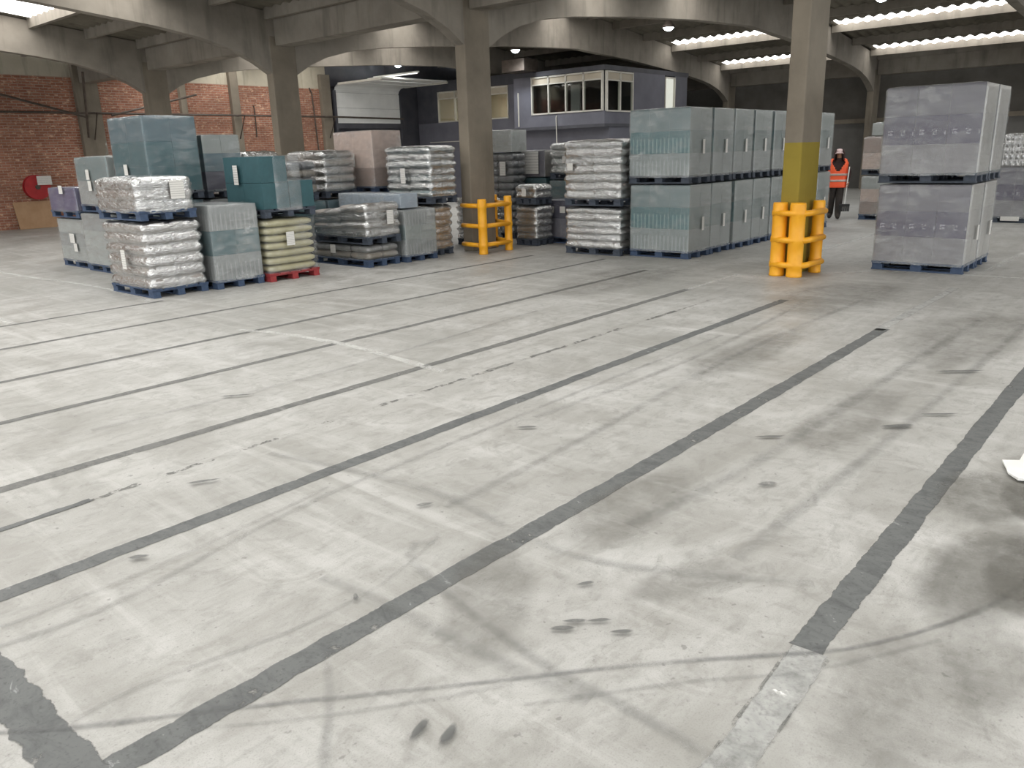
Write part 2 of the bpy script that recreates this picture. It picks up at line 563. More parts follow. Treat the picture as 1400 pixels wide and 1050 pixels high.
def blot(name, c, rx, ry, rot, mat, seed=0, z=0.003, wob=0.13):
    """irregular flat patch, uv runs 0.5 at the centre to 0 at the rim"""
    rnd = random.Random(seed)
    n = 28
    ph = [rnd.uniform(0, 6.28) for _ in range(4)]
    vs = [(c[0], c[1], z)]; uv = [(0, 0.5)]
    for ring, fr in ((1, 0.6), (2, 1.0)):
        for i in range(n):
            a = 2 * PI * i / n
            k = 1 + wob * (math.sin(2 * a + ph[0]) * .5 + math.sin(3 * a + ph[1]) * .4 + math.sin(5 * a + ph[2]) * .3 + math.sin(9 * a + ph[3]) * .15)
            x, y = rx * fr * k * math.cos(a), ry * fr * k * math.sin(a)
            vs.append((c[0] + x * math.cos(rot) - y * math.sin(rot), c[1] + x * math.sin(rot) + y * math.cos(rot), z))
            uv.append((0, 0.5 if ring == 1 else 0.0))
    fs = []
    for i in range(n):
        j = (i + 1) % n
        fs.append((0, 1 + i, 1 + j)); fs.append((1 + i, 1 + n + i, 1 + n + j, 1 + j))
    me = bpy.data.meshes.new(name); me.from_pydata(vs, [], fs)
    lay = me.uv_layers.new(name='UVMap')
    for poly in me.polygons:
        for li, vi in zip(poly.loop_indices, poly.vertices): lay.data[li].uv = uv[vi]
    me.materials.append(mat); me.update()
    return link(name, me, floor)


# dark filled joints running the length of the hall
JOINTS = [(0.86, 2.55, 11.0, 0.12, 'joint'), (2.25, 0.66, 8.1, 0.125, 'joint'), (3.65, -0.6, 9.1, 0.11, 'joint'),
          (4.97, -1.0, 9.2, 0.10, 'joint_thin'), (6.33, -1.0, 10.4, 0.09, 'joint_thin'), (7.62, -1.0, 11.2, 0.08, 'joint_thin'),
          (9.03, -1.0, 11.0, 0.08, 'joint_thin'), (10.42, 1.0, 4.9, 0.07, 'joint_thin')]
for k, (v, ua, ub, w, mt) in enumerate(JOINTS):
    ribbon('joint_filler', [(ua, v), ((ua + ub) / 2, v + 0.015 * (-1) ** k), (ub, v)], w, M[mt], 0.002, k, 0.006, 0.1)
ribbon('joint_filler', [(0.86 - 1.2, 2.25), (0.5, 2.25)], 0.12, M['joint'], 0.002, 31, 0.008)
ribbon('joint_filler', [(8.0, 2.27), (10.9, 2.25)], 0.10, M['joint_light'], 0.002, 32, 0.006)
ribbon('joint_filler', [(0.9, 0.78), (2.55, 0.84)], 0.13, M['joint_light'], 0.002, 33, 0.008)
ribbon('joint_edge_crack', [(1.5, 0.87), (2.55, 0.905)], 0.012, M['crack'], 0.0035, 34, 0.003, 0.05)
ribbon('joint_edge_crack', [(1.5, 0.745), (2.55, 0.775)], 0.012, M['crack'], 0.0035, 35, 0.003, 0.05)
ribbon('joint_filler', [(0.61, 2.1), (0.61, 2.7), (0.62, 3.6), (0.62, 5.0)], 0.15, M['joint'], 0.0025, 36, 0.012, 0.05)
ribbon('joint_crack', [(0.8, 4.37), (1.5, 4.385), (2.6, 4.41), (5.0, 4.40), (8.6, 4.38)], 0.045, M['crack'], 0.002, 37, 0.012, 0.05)
ribbon('joint_filler', [(0.7, 4.37), (1.5, 4.39)], 0.05, M['joint'], 0.003, 38, 0.006, 0.05)
# painted lines
PL = [([(4.44, 7.8), (4.60, 7.2), (4.66, 6.27), (4.58, 5.4), (4.5, 4.7)], 0.09),
      ([(4.74, 16.6), (4.80, 14.6), (4.93, 13.1), (4.93, 11.9), (4.78, 10.5)], 0.09),
      ([(3.11, 11.6), (3.10, 10.45)], 0.11), ([(11.7, 3.7), (11.92, 3.2), (12.08, 1.7), (12.1, -1.0)], 0.09),
      ([(12.6, 2.22), (14.0, 2.18), (19.5, 2.1)], 0.10), ([(9.15, 4.96), (10.6, 4.99)], 0.08), ([(10.62, 5.0), (10.75, 4.0)], 0.06),
      ([(11.52, 7.9), (11.62, 6.0), (11.68, 5.5)], 0.06), ([(12.4, 4.95), (16.5, 5.0), (19.0, 5.0)], 0.09), ([(11.35, 4.0), (11.66, 3.6)], 0.06),
      ([(7.9, 24.5), (7.4, 26.4)], 0.1), ([(9.4, 26.2), (11.5, 26.3)], 0.1)]
for k, (pts, w) in enumerate(PL):
    ribbon('painted_line', pts, w, M['white_line'], 0.0028, 50 + k, 0.008)
# rubber marks, scuffs and stains
TY = [([(0.3, 2.95), (0.52, 2.70), (0.80, 2.43), (1.03, 2.24), (1.44, 1.86), (1.95, 1.41), (2.34, 1.04), (2.54, 0.83), (2.74, 0.67), (3.05, 0.50), (3.29, 0.40), (3.52, 0.34), (4.0, 0.24)], 0.035, 'tyre'),
      ([(1.74, 1.56), (1.32, 1.86), (0.92, 2.22)], 0.03, 'tyre_soft'), ([(1.68, 1.46), (2.16, 1.06), (2.43, 0.80), (2.9, 0.5)], 0.03, 'tyre_soft'),
      ([(0.5, 3.26), (0.69, 3.24), (1.08, 3.19), (1.77, 3.32), (2.19, 3.38), (2.6, 3.40), (4.5, 3.42), (7, 3.4)], 0.06, 'tyre_soft'),
      ([(0.74, 3.38), (1.01, 3.37), (1.49, 3.37), (2.4, 3.47)], 0.04, 'tyre_soft'),
      ([(2.30, 2.52), (2.24, 2.58), (2.14, 2.53), (2.0, 2.1), (1.92, 1.72), (1.88, 1.48), (1.88, 1.24), (1.85, 0.9), (1.8, 0.4)], 0.07, 'tyre_soft'),
      ([(0.69, 2.56), (0.94, 2.57), (1.4, 2.45), (1.89, 2.43), (2.35, 2.55)], 0.03, 'tyre_soft'),
      ([(1.05, 1.7), (1.31, 2.01), (1.45, 2.22)], 0.05, 'tyre_soft'),
      ([(1.77, 2.68), (1.80, 2.32), (1.80, 1.72), (1.83, 1.3)], 0.10, 'tyre_soft'),
      ([(3.0, 1.9), (4.2, 1.75), (6.0, 1.7), (9.0, 1.6)], 0.12, 'tyre_soft'), ([(3.0, 1.35), (4.2, 1.3), (6.0, 1.25), (9.0, 1.2)], 0.10, 'tyre_soft'),
      ([(2.6, 2.75), (4.0, 2.8), (6.5, 2.95), (9.5, 2.9)], 0.09, 'tyre_soft'), ([(4.0, 3.3), (6.0, 3.2), (9.0, 3.4)], 0.08, 'tyre_soft'),
      ([(2.0, 5.6), (4.0, 5.5), (7.0, 5.7)], 0.07, 'tyre_soft'), ([(3.0, 1.0), (2.6, 1.9), (2.7, 3.0), (2.5, 4.2)], 0.08, 'tyre_soft')]
for k, (pts, w, mt) in enumerate(TY):
    ribbon('tyre_mark', pts, w, M[mt], 0.0045 + 0.0003 * k, 80 + k, 0.004)
for k, (c, rx, ry, r, mt) in enumerate([
        ((4.38, 0.62), 0.46, 0.26, -0.15, 'stain'), ((4.42, 0.48), 0.25, 0.12, 0.2, 'stain'), ((3.55, 0.46), 0.55, 0.26, -0.2, 'stain'),
        ((3.62, 0.36), 0.40, 0.16, 0.1, 'stain'), ((2.9, 0.36), 0.36, 0.18, 0.3, 'stain_soft'), ((2.72, 1.42), 0.34, 0.13, -0.4, 'stain_soft'), ((2.5, 0.5), 0.5, 0.25, 0, 'stain_soft'), ((6.5, 2.9), 1.2, 0.3, 0, 'stain_soft'), ((2.1, 2.0), 0.5, 0.22, 0.6, 'stain_soft'), ((3.2, 2.0), 0.6, 0.25, 0.1, 'stain_soft'), ((5.2, 1.6), 0.9, 0.25, 0, 'stain_soft'), ((8.2, 1.5), 1.5, 0.5, 0, 'stain_soft'), ((9.6, 3.2), 1.4, 0.7, 0, 'stain_soft'), ((9.4, 6.2), 1.6, 0.8, 0, 'stain_soft'),
        ((1.38, 1.64), 0.055, 0.018, 0.25, 'print_mark'), ((1.42, 1.55), 0.055, 0.02, 0.25, 'print_mark'), ((2.10, 1.62), 0.05, 0.018, -0.8, 'print_mark'),
        ((2.17, 1.61), 0.05, 0.014, -0.8, 'print_mark'), ((2.23, 1.54), 0.05, 0.013, -0.8, 'print_mark'), ((2.22, 1.43), 0.05, 0.013, -0.8, 'print_mark'),
        ((3.85, 1.57), 0.06, 0.03, -0.8, 'print_mark'), ((2.42, 1.74), 0.04, 0.015, -0.6, 'print_mark'), ((2.55, 2.86), 0.05, 0.02, -0.6, 'print_mark'),
        ((4.55, 1.86), 0.10, 0.02, -0.9, 'print_mark'), ((5.2, 1.3), 0.12, 0.03, -0.8, 'print_mark'), ((5.6, 1.15), 0.12, 0.02, -0.9, 'print_mark'),
        ((3.05, 5.5), 0.16, 0.02, -0.7, 'print_mark'), ((3.8, 3.2), 0.08, 0.02, -0.8, 'print_mark'), ((1.75, 2.42), 0.03, 0.012, 0.9, 'print_mark'),
        ((1.35, 3.5), 0.05, 0.02, -0.6, 'print_mark'), ((2.0, 4.1), 0.10, 0.02, -0.5, 'print_mark'), ((6.8, 1.3), 0.2, 0.03, -0.9, 'print_mark')]):
    blot('floor_stain' if mt.startswith('stain') else 'scuff_mark', c, rx, ry, r, M[mt], k, 0.010 + 0.0002 * k)

# --- columns (portal legs), one object each
COLS = [(U_A, -1.55), (U_A, 4.42), (U_A, 10.56), (U_A, 16.5), (U_A, 22.55), (U_B, -1.55), (U_B, 4.42), (U_B, 10.56), (U_B, 16.5), (U_B, 22.55)]
COL_LABEL = {(U_A, 4.42): 'concrete column painted yellow at its foot, inside the nearer yellow guard',
             (U_A, 10.56): 'bare concrete column standing in the small yellow guard beside wrapped sacks',
             (U_A, 16.5): 'concrete column rising behind the brown sacks, in front of the brick wall',
             (U_A, 22.55): 'dim concrete column behind the tall teal wrapped load',
             (U_B, 10.56): 'far concrete column behind the purple wrapped stack'}
for (u, v) in COLS:
    b = MB().box(u - 0.33, u + 0.33, v - FR_H, v + FR_H, 0, 4.4)
    o = b.build('column', M['column_yellow'] if (u, v) == (U_A, 4.42) else M['column'], None, False, 0.02)
    tag(o, COL_LABEL.get((u, v)), None, None, 'structure')

# --- portal beams with haunches
SOFFIT = [(0.33, 3.62), (0.7, 3.84), (1.2, 4.05), (2.0, 4.25), (2.9, 4.38), (5.0, 4.58), (8.0, 4.80), (11.16, 4.94)]


def span_profile(ua, ub):
    half = (ub - ua) / 2
    pts = []
    for d, z in SOFFIT[:-1]: pts.append((ua + d, z))
    pts.append((ua + half, SOFFIT[-1][1]))
    for d, z in reversed(SOFFIT[:-1]): pts.append((ub - d, z))
    pts.append((ub - 0.0, 3.62 if False else 4.4)); pts.append((ub, roof_z(0) - 0.02))
    pts.append((ua + half, roof_z(half) - 0.02)); pts.append((ua, roof_z(0) - 0.02)); pts.append((ua, 4.4))
    return pts


def profile_ok(ua, ub):
    p = span_profile(ua, ub)
    # close the haunch to the column centre line
    half = (ub - ua) / 2
    low = [(ua, 3.62)] + [(ua + d, z) for d, z in SOFFIT[:-1]] + [(ua + half, SOFFIT[-1][1])] + [(ub - d, z) for d, z in reversed(SOFFIT[:-1])] + [(ub, 3.62)]
    top = [(ub, roof_z(0) - 0.02), (ua + half, roof_z(half) - 0.02), (ua, roof_z(0) - 0.02)]
    return low + top


def beam_mesh(ua, ub, y0, y1):
    low = profile_ok(ua, ub)
    n = len(low) - 3
    xs = [p[0] for p in low[:n]]
    half = (ub - ua) / 2
    mb = MB()
    for y in (y0, y1):
        for x, z in low[:n]:
            mb.v.append((x, y, z))
        for x in xs:
            d = min(x - ua, ub - x)
            mb.v.append((x, y, roof_z(d) - 0.02))
    for i in range(n - 1):
        mb.f.append((i, i + 1, n + i + 1, n + i))
        mb.f.append((2 * n + i + 1, 2 * n + i, 3 * n + i, 3 * n + i + 1))
        mb.f.append((i + 1, i, 2 * n + i, 2 * n + i + 1))
        mb.f.append((n + i, n + i + 1, 3 * n + i + 1, 3 * n + i))
    mb.f.append((0, n, 3 * n, 2 * n)); mb.f.append((n - 1, 2 * n + n - 1, 3 * n + n - 1, 2 * n - 1))
    return mb


for v in BAYS[1:-1]:
    for ua, ub in ((U_C, U_A), (U_A, U_B)):
        tag(beam_mesh(ua, ub, v - FR_H + 0.01, v + FR_H - 0.01).build('roof_beam', M['concrete']), kind='structure')

# --- valley beams between the columns
for i in range(len(BAYS) - 1):
    a, b = BAYS[i] + 0.14, BAYS[i + 1] - 0.14
    for u in (U_A, U_B):
        tag(MB().box(u - 0.2, u + 0.2, a, b, 4.2, 4.86).build('valley_beam', M['concrete'], None, False, 0.015), kind='structure')

# --- roof: corrugated sheets, purlins, rooflights (unseen extras added for light)
SLOPES = [  # (start line, direction, purlin offsets)
    (U_C, 1, [0.3, 1.7, 3.1, 4.5, 5.85, 7.2, 8.6, 10.0]), (U_A, -1, [0.35, 1.65, 2.95, 4.5, 5.85, 7.2, 8.6, 10.0]),
    (U_A, 1, [0.35, 1.5, 2.8, 4.1, 5.4, 6.7, 8.0, 9.3, 10.6]), (U_B, -1, [0.3, 1.1, 1.62, 3.1, 5.15, 5.70, 7.15, 9.1, 10.6])]
NO_PURLIN = {(3, 1.62), (3, 5.70)}
SKY = {  # (slope, bay) -> strips by lower purlin index; extra unseen ones added for light
    (1, 4): [2, 5, 7], (1, 3): [2, 5, 7], (1, 2): [2, 5, 7], (1, 1): [2, 5, 7], (1, 0): [2, 5], (0, 0): [2, 5], (0, 1): [2, 5], (0, 2): [2, 5, 7], (0, 3): [2, 5, 7], (0, 4): [2, 5, 7],  # unseen strips here are added to brighten the floor
    (2, 3): [2, 7], (2, 2): [2, 5], (2, 4): [2, 4, 6], (2, 5): [1, 3, 5], (3, 2): [1, 4], (3, 3): [1, 4], (3, 1): [1, 4], (3, 0): [1, 4], (2, 0): [2, 5], (2, 1): [3]}  # extra unseen strips added to brighten the back wall and stock sides
PITCH, AMP = 0.338, 0.034


def corr(v): return AMP * math.cos(2 * PI * v / PITCH)


def sheet(mb, base, sg, d0, d1, v0, v1, lift=0.0, nper=6):
    n = max(2, int(round((v1 - v0) / PITCH * nper)))
    k = len(mb.v)
    for i in range(n + 1):
        v = v0 + (v1 - v0) * i / n
        for d in (d0, d1):
            mb.v.append((base + sg * d, v, roof_z(d) + 0.03 + corr(v) + lift))
    for i in range(n):
        q = (k + 2 * i, k + 2 * i + 1, k + 2 * i + 3, k + 2 * i + 2)
        mb.f.append(q if sg < 0 else q[::-1])


roof = MB()
sky_specs = []
for si, (base, sg, pur) in enumerate(SLOPES):
    half = 11.16 if si > 1 else 11.14
    lines = [0.0] + pur + [half]
    for bi in range(len(BAYS) - 1):
        v0, v1 = BAYS[bi], BAYS[bi + 1]
        strips = SKY.get((si, bi), [])
        for k in range(len(lines) - 1):
            if k - 1 in strips:
                sheet(roof, base, sg, lines[k], lines[k + 1], v0, v0 + 0.35)
                sheet(roof, base, sg, lines[k], lines[k + 1], v1 - 0.35, v1)
                sky_specs.append((base, sg, lines[k], lines[k + 1], v0 + 0.35, v1 - 0.35))
            else:
                sheet(roof, base, sg, lines[k], lines[k + 1], v0, v1)
ceiling = link('ceiling', roof.mesh('ceiling', True, False))
ceiling.data.materials.append(M['roof'])
tag(ceiling, 'grey corrugated cement roof sheeting on concrete purlins', None, None, 'structure')
for s in sky_specs:  # glowing sheets: visible rooflights plus unseen ones added for light
    mb = MB(); sheet(mb, *s)
    me = mb.mesh('skylight_or_fill_sheet', True, False); me.materials.append(M['skylight'])
    link('skylight_or_fill_sheet', me, ceiling)
for si, (base, sg, pur) in enumerate(SLOPES):
    for d in pur:
        if (si, d) in NO_PURLIN: continue
        for bi in range(len(BAYS) - 1):
            x = base + sg * d
            z = roof_z(d)
            MB().box(x - 0.06, x + 0.06, BAYS[bi] + 0.14, BAYS[bi + 1] - 0.14, z - 0.20, z + 0.045).build('purlin', M['concrete'], ceiling)

# --- back wall of brick with pilasters (runs along X)
wl = MB().box(-11.2, 20.45, V_WALL, V_WALL + 0.3, 0, 4.38)
wall_back = wl.build('wall_back', M['brick'])
tag(wall_back, 'red brick wall with pale concrete band along the back', None, None, 'structure')


def gable(ua, ub, z0):
    half_a = []
    pts = [(ua, z0)]
    pts.append((ub, z0))
    xs = sorted(set([ua, ub] + [x for x in (0.14, U_A, 22.44) if ua < x < ub]), reverse=True)
    for x in xs:
        d = min(abs(x - U_A), abs(x - U_C)) if x < U_A else min(abs(x - U_A), abs(U_B - x))
        pts.append((x, roof_z(d) + 0.02))
    return pts


for ua, ub in ((-11.0, 0.14), (0.14, U_A), (U_A, 20.45)):
    MB().prism_uz(gable(ua, ub, 4.38), V_WALL + 0.02, V_WALL + 0.3).build('concrete_band', M['cream_band'], wall_back)
MB().prism_uz(gable(20.45, 22.44, 4.5), V_WALL + 0.02, V_WALL + 0.3).build('concrete_band', M['office_dark'], wall_back)
MB().prism_uz(gable(22.44, 33.9, 4.5), V_WALL + 0.02, V_WALL + 0.3).build('concrete_band', M['office_dark'], wall_back)
MB().box(24.2, 33.9, V_WALL + 0.02, V_WALL + 0.3, 0, 4.5).build('wall_infill', M['office_dark'], wall_back)
for u, w in ((11.28, 0.7), (16.35, 0.32), (20.3, 0.45), (14.4, 0.22), (6.2, 0.32), (1.0, 0.32)):
    MB().box(u - w / 2, u + w / 2, V_WALL - 0.16, V_WALL + 0.02, 0, 4.9 if w < 0.6 else 4.78).build('pilaster', M['column'], wall_back, False, 0.015)
# steel rail and brackets on the wall
rail = MB().tube([(-8, V_WALL - 0.3, 3.32), (20.7, V_WALL - 0.3, 3.34), (24.1, V_WALL - 0.3, 3.30)], 0.035, 8).build('wall_rail', M['steel'])
tag(rail, 'thin steel rail on brackets along the brick wall', 'rail')
for u in (6.2, 11.28, 16.35, 20.3):
    MB().tube([(u, V_WALL - 0.14, 3.33), (u, V_WALL - 0.62, 3.33), (u, V_WALL - 0.16, 2.55)], 0.025, 6).build('bracket', M['steel'], rail)
pc = MB().tube([(11.0, V_WALL - 0.2, 3.45), (10.95, V_WALL - 0.2, 3.40), (11.4 + 0.05, V_WALL - 0.2, 2.0)], 0.02, 6)
for k, (pts, lab) in enumerate([
        ([(12.05, V_WALL - 0.05, 3.22), (11.95, V_WALL - 0.05, 3.1), (11.95, V_WALL - 0.05, 0.9)], 'pale vertical conduit on the brick wall right of the dark corner column'),
        ([(19.6, V_WALL - 0.05, 4.4), (19.7, V_WALL - 0.05, 4.2), (19.85, V_WALL - 0.05, 0.5)], 'thin dark pipe down the brick wall next to the overhead door'),
        ([(17.1, V_WALL - 0.05, 3.7), (17.12, V_WALL - 0.05, 3.5), (17.1, V_WALL - 0.05, 2.6)], 'short dark pipe on the brick wall beside the slim pilaster')]):
    tag(MB().tube(pts, 0.025, 6).build('conduit_pipe', M['pipe'] if k == 0 else M['steel']), lab, 'pipe')
# dim steel bracing in the wall corner
for k, (a, b, lab) in enumerate([((8.2, 26.4, 3.9), (10.9, 26.4, 3.2), 'sloping dark steel brace left of the corner column'),
                                 ((11.7, 26.4, 3.25), (14.6, 26.4, 3.95), 'sloping dark steel brace right of the corner column'),
                                 ((10.9, 26.4, 2.6), (10.7, 25.6, 4.4), 'steep dark steel strut on the corner column')]):
    tag(MB().tube([a, b], 0.035, 6).build('steel_brace', M['steel']), lab, 'brace')

# --- overhead sectional door in the back wall
dr = empty('door_1', (22.4, V_WALL - 0.05, 0)); tag(dr, 'white sectional overhead door half raised in the back wall', None, None, 'structure')


def lbox(parent, name, mat, x0, x1, y0, y1, z0, z1, bev=0.0):
    L = parent.location
    return MB().box(x0 - L[0], x1 - L[0], y0 - L[1], y1 - L[1], z0 - L[2], z1 - L[2]).build(name, mat, parent, False, bev)


for k in range(2):
    lbox(dr, 'door_panel', M['white_panel'], 20.75, 24.1, V_WALL - 0.1, V_WALL - 0.04, 3.12 + k * 0.58, 3.12 + (k + 1) * 0.58 - 0.008)
# curved section and the part lying under the roof
prof = [(V_WALL - 0.07, 4.28), (V_WALL - 0.12, 4.40), (V_WALL - 0.25, 4.50), (V_WALL - 0.45, 4.54)]
mb = MB()
for (y, z) in prof:
    mb.v += [(20.75, y, z), (24.1, y, z), (20.75, y, z + 0.05), (24.1, y, z + 0.05)]
for i in range(len(prof) - 1):
    a = 4 * i; c = a + 4
    mb.f += [(a, a + 1, c + 1, c), (a + 2, c + 2, c + 3, a + 3)]
mb.v = [(x - 22.4, y - (V_WALL - 0.05), z) for x, y, z in mb.v]
mb.build('door_curve', M['white_panel'], dr)
for k in range(3):
    y1 = V_WALL - 0.46 - 0.85 * k
    z = 4.54 + 0.02 * k
    lbox(dr, 'door_panel', M['white_panel'], 20.75, 24.1, y1 - 0.84, y1, z, z + 0.05)
lbox(dr, 'door_light_block', M['office_dark'], 20.4, 24.4, V_WALL + 0.15, V_WALL + 0.2, 0, 4.8)  # added sheet, stops outside sky light leaking between the door panels
lbox(dr, 'bottom_rail', M['office_dark'], 20.75, 24.1, V_WALL - 0.11, V_WALL - 0.03, 2.92, 3.11)
lbox(dr, 'door_opening', M['office_dark'], 20.72, 24.13, V_WALL + 0.1, V_WALL + 0.14, 0, 2.95)
for x in (20.66, 24.1):
    lbox(dr, 'door_track', M['office_dark'], x, x + 0.1, V_WALL - 0.16, V_WALL - 0.02, 0, 4.35)
    lbox(dr, 'door_track', M['white_frame'], x, x + 0.07, V_WALL - 3.0, V_WALL - 0.45, 4.52, 4.60)

# --- two-storey office block
OF = (24.0, 16.4)
wo = MB()
wo.box(24.35, 29.7, 16.42, 20.4, 0, 2.58)             # ground floor
wall_office = wo.build('wall_office', M['office_wall'])
tag(wall_office, 'blue-grey clad office block wall under the roof', None, None, 'structure')
X0, Y0, Y1 = 24.0, 16.38, 20.45


def wpart(name, mat, *b): return MB().box(*b).build(name, mat, wall_office)


wpart('floor_slab', M['office_dark'], X0, 29.8, Y0, Y1, 2.55, 2.66)
# upper front wall with window opening (Y 16.5..19.55, Z 3.1..4.3)
wpart('wall_panel', M['office_wall'], X0, X0 + 0.1, Y0, Y1, 2.66, 3.08)
wpart('wall_panel', M['office_wall'], X0, X0 + 0.1, 19.6, Y1, 3.08, 4.4)
wpart('wall_panel', M['office_dark'], X0, 29.8, Y0, Y1, 4.40, 4.56)
# side wall with openings (X 24.1..25.75 and 28.0..28.75)
wpart('wall_panel', M['office_wall'], X0 + 0.1, 29.7, Y0, Y0 + 0.1, 2.66, 3.05)
wpart('wall_panel', M['office_wall'], 25.8, 28.0, Y0, Y0 + 0.1, 3.05, 4.4)
wpart('wall_panel', M['office_wall'], 28.75, 29.7, Y0, Y0 + 0.1, 3.05, 4.4)
# inside of the corner room
wpart('room_wall', M['office_dark'], 28.0, 28.1, Y0 + 0.1, Y1, 2.66, 4.4)
wpart('room_wall', M['office_dark'], X0 + 0.1, 28.0, Y1 - 0.1, Y1, 2.66, 4.4)
wpart('lit_doorway_panel', M['white_panel'], 26.0, 26.1, 18.9, 19.3, 2.7, 4.2)  # white panel, paints a lit doorway into the dark room
# recessed left part
X1 = 25.2
wpart('wall_panel', M['office_wall'], X1, X1 + 0.1, Y1, 27.0, 0, 3.1)
wpart('wall_panel', M['office_wall'], X1, X1 + 0.1, Y1, 21.75, 3.1, 4.35)
wpart('wall_panel', M['office_dark'], X1, X1 + 0.1, 25.75, 27.0, 3.1, 4.35)
wpart('wall_panel', M['office_dark'], X1, X1 + 0.1, Y1, 27.0, 4.35, 4.75)
wpart('room_wall', M['room'], X1 + 2.6, X1 + 2.7, Y1, 26.6, 2.66, 4.4)
wpart('room_wall', M['room'], X1 + 0.1, X1 + 2.6, 25.9, 26.0, 2.66, 4.4)
wpart('room_ceiling', M['white_panel'], X1 + 0.1, X1 + 2.7, Y1, 26.6, 4.36, 4.4)
wpart('room_floor', M['room'], X1 + 0.1, X1 + 2.7, Y1, 26.6, 2.6, 2.66)
wpart('ledge', M['white_frame'], X1 - 0.04, X1, Y1, 22.6, 2.62, 2.66)
wpart('ledge', M['white_frame'], X1 - 0.04, X1, 24.2, 26.3, 2.30, 2.33)
wpart('downpipe', M['white_frame'], X0 - 0.04, X0, 20.2, 20.24, 2.7, 3.9)


def window(nm, lab, axis, p, a0, a1, z0, z1, mull, band):
    """glazed window; axis 'y' = lies in the plane X=p, axis 'x' = in the plane Y=p"""
    w = empty(nm, ((p, (a0 + a1) / 2, z0) if axis == 'y' else ((a0 + a1) / 2, p, z0)))
    tag(w, lab, None, None, 'structure')
    def bx(name, mat, s0, s1, zz0, zz1, t0, t1):
        if axis == 'y': return lbox(w, name, mat, p + t0, p + t1, s0, s1, zz0, zz1)
        return lbox(w, name, mat, s0, s1, p + t0, p + t1, zz0, zz1)
    fw = 0.05
    for zz in (z0, z1 - fw): bx('window_frame', M['white_frame'], a0, a1, zz, zz + fw, -0.03, 0.07)
    edges = [a0 + (a1 - a0) * k / mull for k in range(mull + 1)]
    for e in edges: bx('mullion', M['white_frame'], e - fw / 2, e + fw / 2, z0, z1, -0.03, 0.07)
    if band: bx('transom', M['white_frame'], a0, a1, z1 - band - 0.02, z1 - band + 0.02, -0.03, 0.07)
    for k in range(mull):
        bx('pane', M['glass'], edges[k] + fw / 2, edges[k + 1] - fw / 2, z0 + fw, (z1 - band - 0.02 if band else z1 - fw), 0.01, 0.02)
        if band: bx('blind_band', M['room'], edges[k] + fw / 2, edges[k + 1] - fw / 2, z1 - band + 0.02, z1 - fw, 0.02, 0.03)
    return w


window('window_1', 'wide corner office window with four tall panes facing the stock', 'y', X0, 16.48, 19.58, 3.08, 4.38, 4, 0.27)
window('window_2', 'two-pane window on the side of the corner office', 'x', Y0, 24.15, 25.78, 3.05, 4.38, 2, 0.3)
window('window_3', 'narrow bright window at the far end of the office side wall', 'x', Y0, 28.02, 28.74, 3.05, 4.35, 1, 0.0)
window('window_4', 'lit office window with beige room behind, left of the concrete column', 'y', X1, 21.78, 25.7, 3.1, 4.33, 4, 0.28)
lit = emission('lit_white_blind', (1, 0.97, 0.9, 1), 0.9)
wpart('lit_blind', lit, 28.06, 28.72, Y0 + 0.05, Y0 + 0.07, 3.1, 4.3)


def add_light(name, typ, loc, energy, color=(1, 1, 1), size=0.5, parent=None, rot=(0, 0, 0), size_y=None):
    d = bpy.data.lights.new(name, typ)
    d.energy = energy; d.color = color
    if typ == 'AREA':
        d.size = size
        if size_y: d.shape = 'RECTANGLE'; d.size_y = size_y
    else: d.shadow_soft_size = size
    o = bpy.data.objects.new(name, d); COL.objects.link(o)
    o.location = loc; o.rotation_euler = rot
    if parent is not None: o.parent = parent
    return o


def room_lamp(loc, energy, lab):
    t = empty('ceiling_panel_light', loc); tag(t, lab, 'ceiling light')
    MB().box(-0.3, 0.3, -0.6, 0.6, 0.0, 0.05).build('housing', M['white'], t)
    MB().box(-0.27, 0.27, -0.57, 0.57, -0.01, 0.0).build('diffuser', emission('panel_glow', (1, 0.95, 0.85, 1), 4), t)
    add_light('panel_lamp', 'AREA', (0, 0, -0.03), energy, (1, 0.94, 0.84), 0.5, t, (0, 0, 0), 1.1)
    return t


room_lamp((26.4, 23.3, 4.30), 26, 'flat white ceiling light inside the lit beige office room')

hc = MB().tube([(24.02, 18.45, 3.02), (23.97, 18.45, 2.98), (23.97, 18.44, 2.0)], 0.02, 6).build('hanging_cable', M['white_frame'])
tag(hc, 'thin pale cable hanging down the office front below the wide window', 'cable')
vb = MB().box(23.3, 24.1, 19.35, 20.4, 4.58, 5.0).build('ventilation_box', M['steel'], None, False, 0.02)
tag(vb, 'dark ventilation box under the roof above the wide office window', 'duct')

# --- far wall (runs along Y)
wf = MB().box(34.0, 34.3, -10.6, 16.0, 2.62, 5.2).box(34.0, 34.3, 16.0, 27.3, 0, 5.2)
wall_far = wf.build('wall_far', M['dark_wall'])
tag(wall_far, 'dark cladded wall at the far end of the hall', None, None, 'structure')
MB().box(34.03, 34.3, -10.6, 16.0, 0, 2.62).build('lower_cladding', M['dark_wall_low'], wall_far)
MB().box(33.9, 34.02, -10.6, 16.0, 2.5, 2.66).build('wall_girt', M['column'], wall_far)
MB().box(33.95, 34.03, 8.9, 10.0, 0, 2.4).build('doorway_shade_panel', M['office_dark'], wall_far)  # dark panel, paints the unlit space beyond a doorway


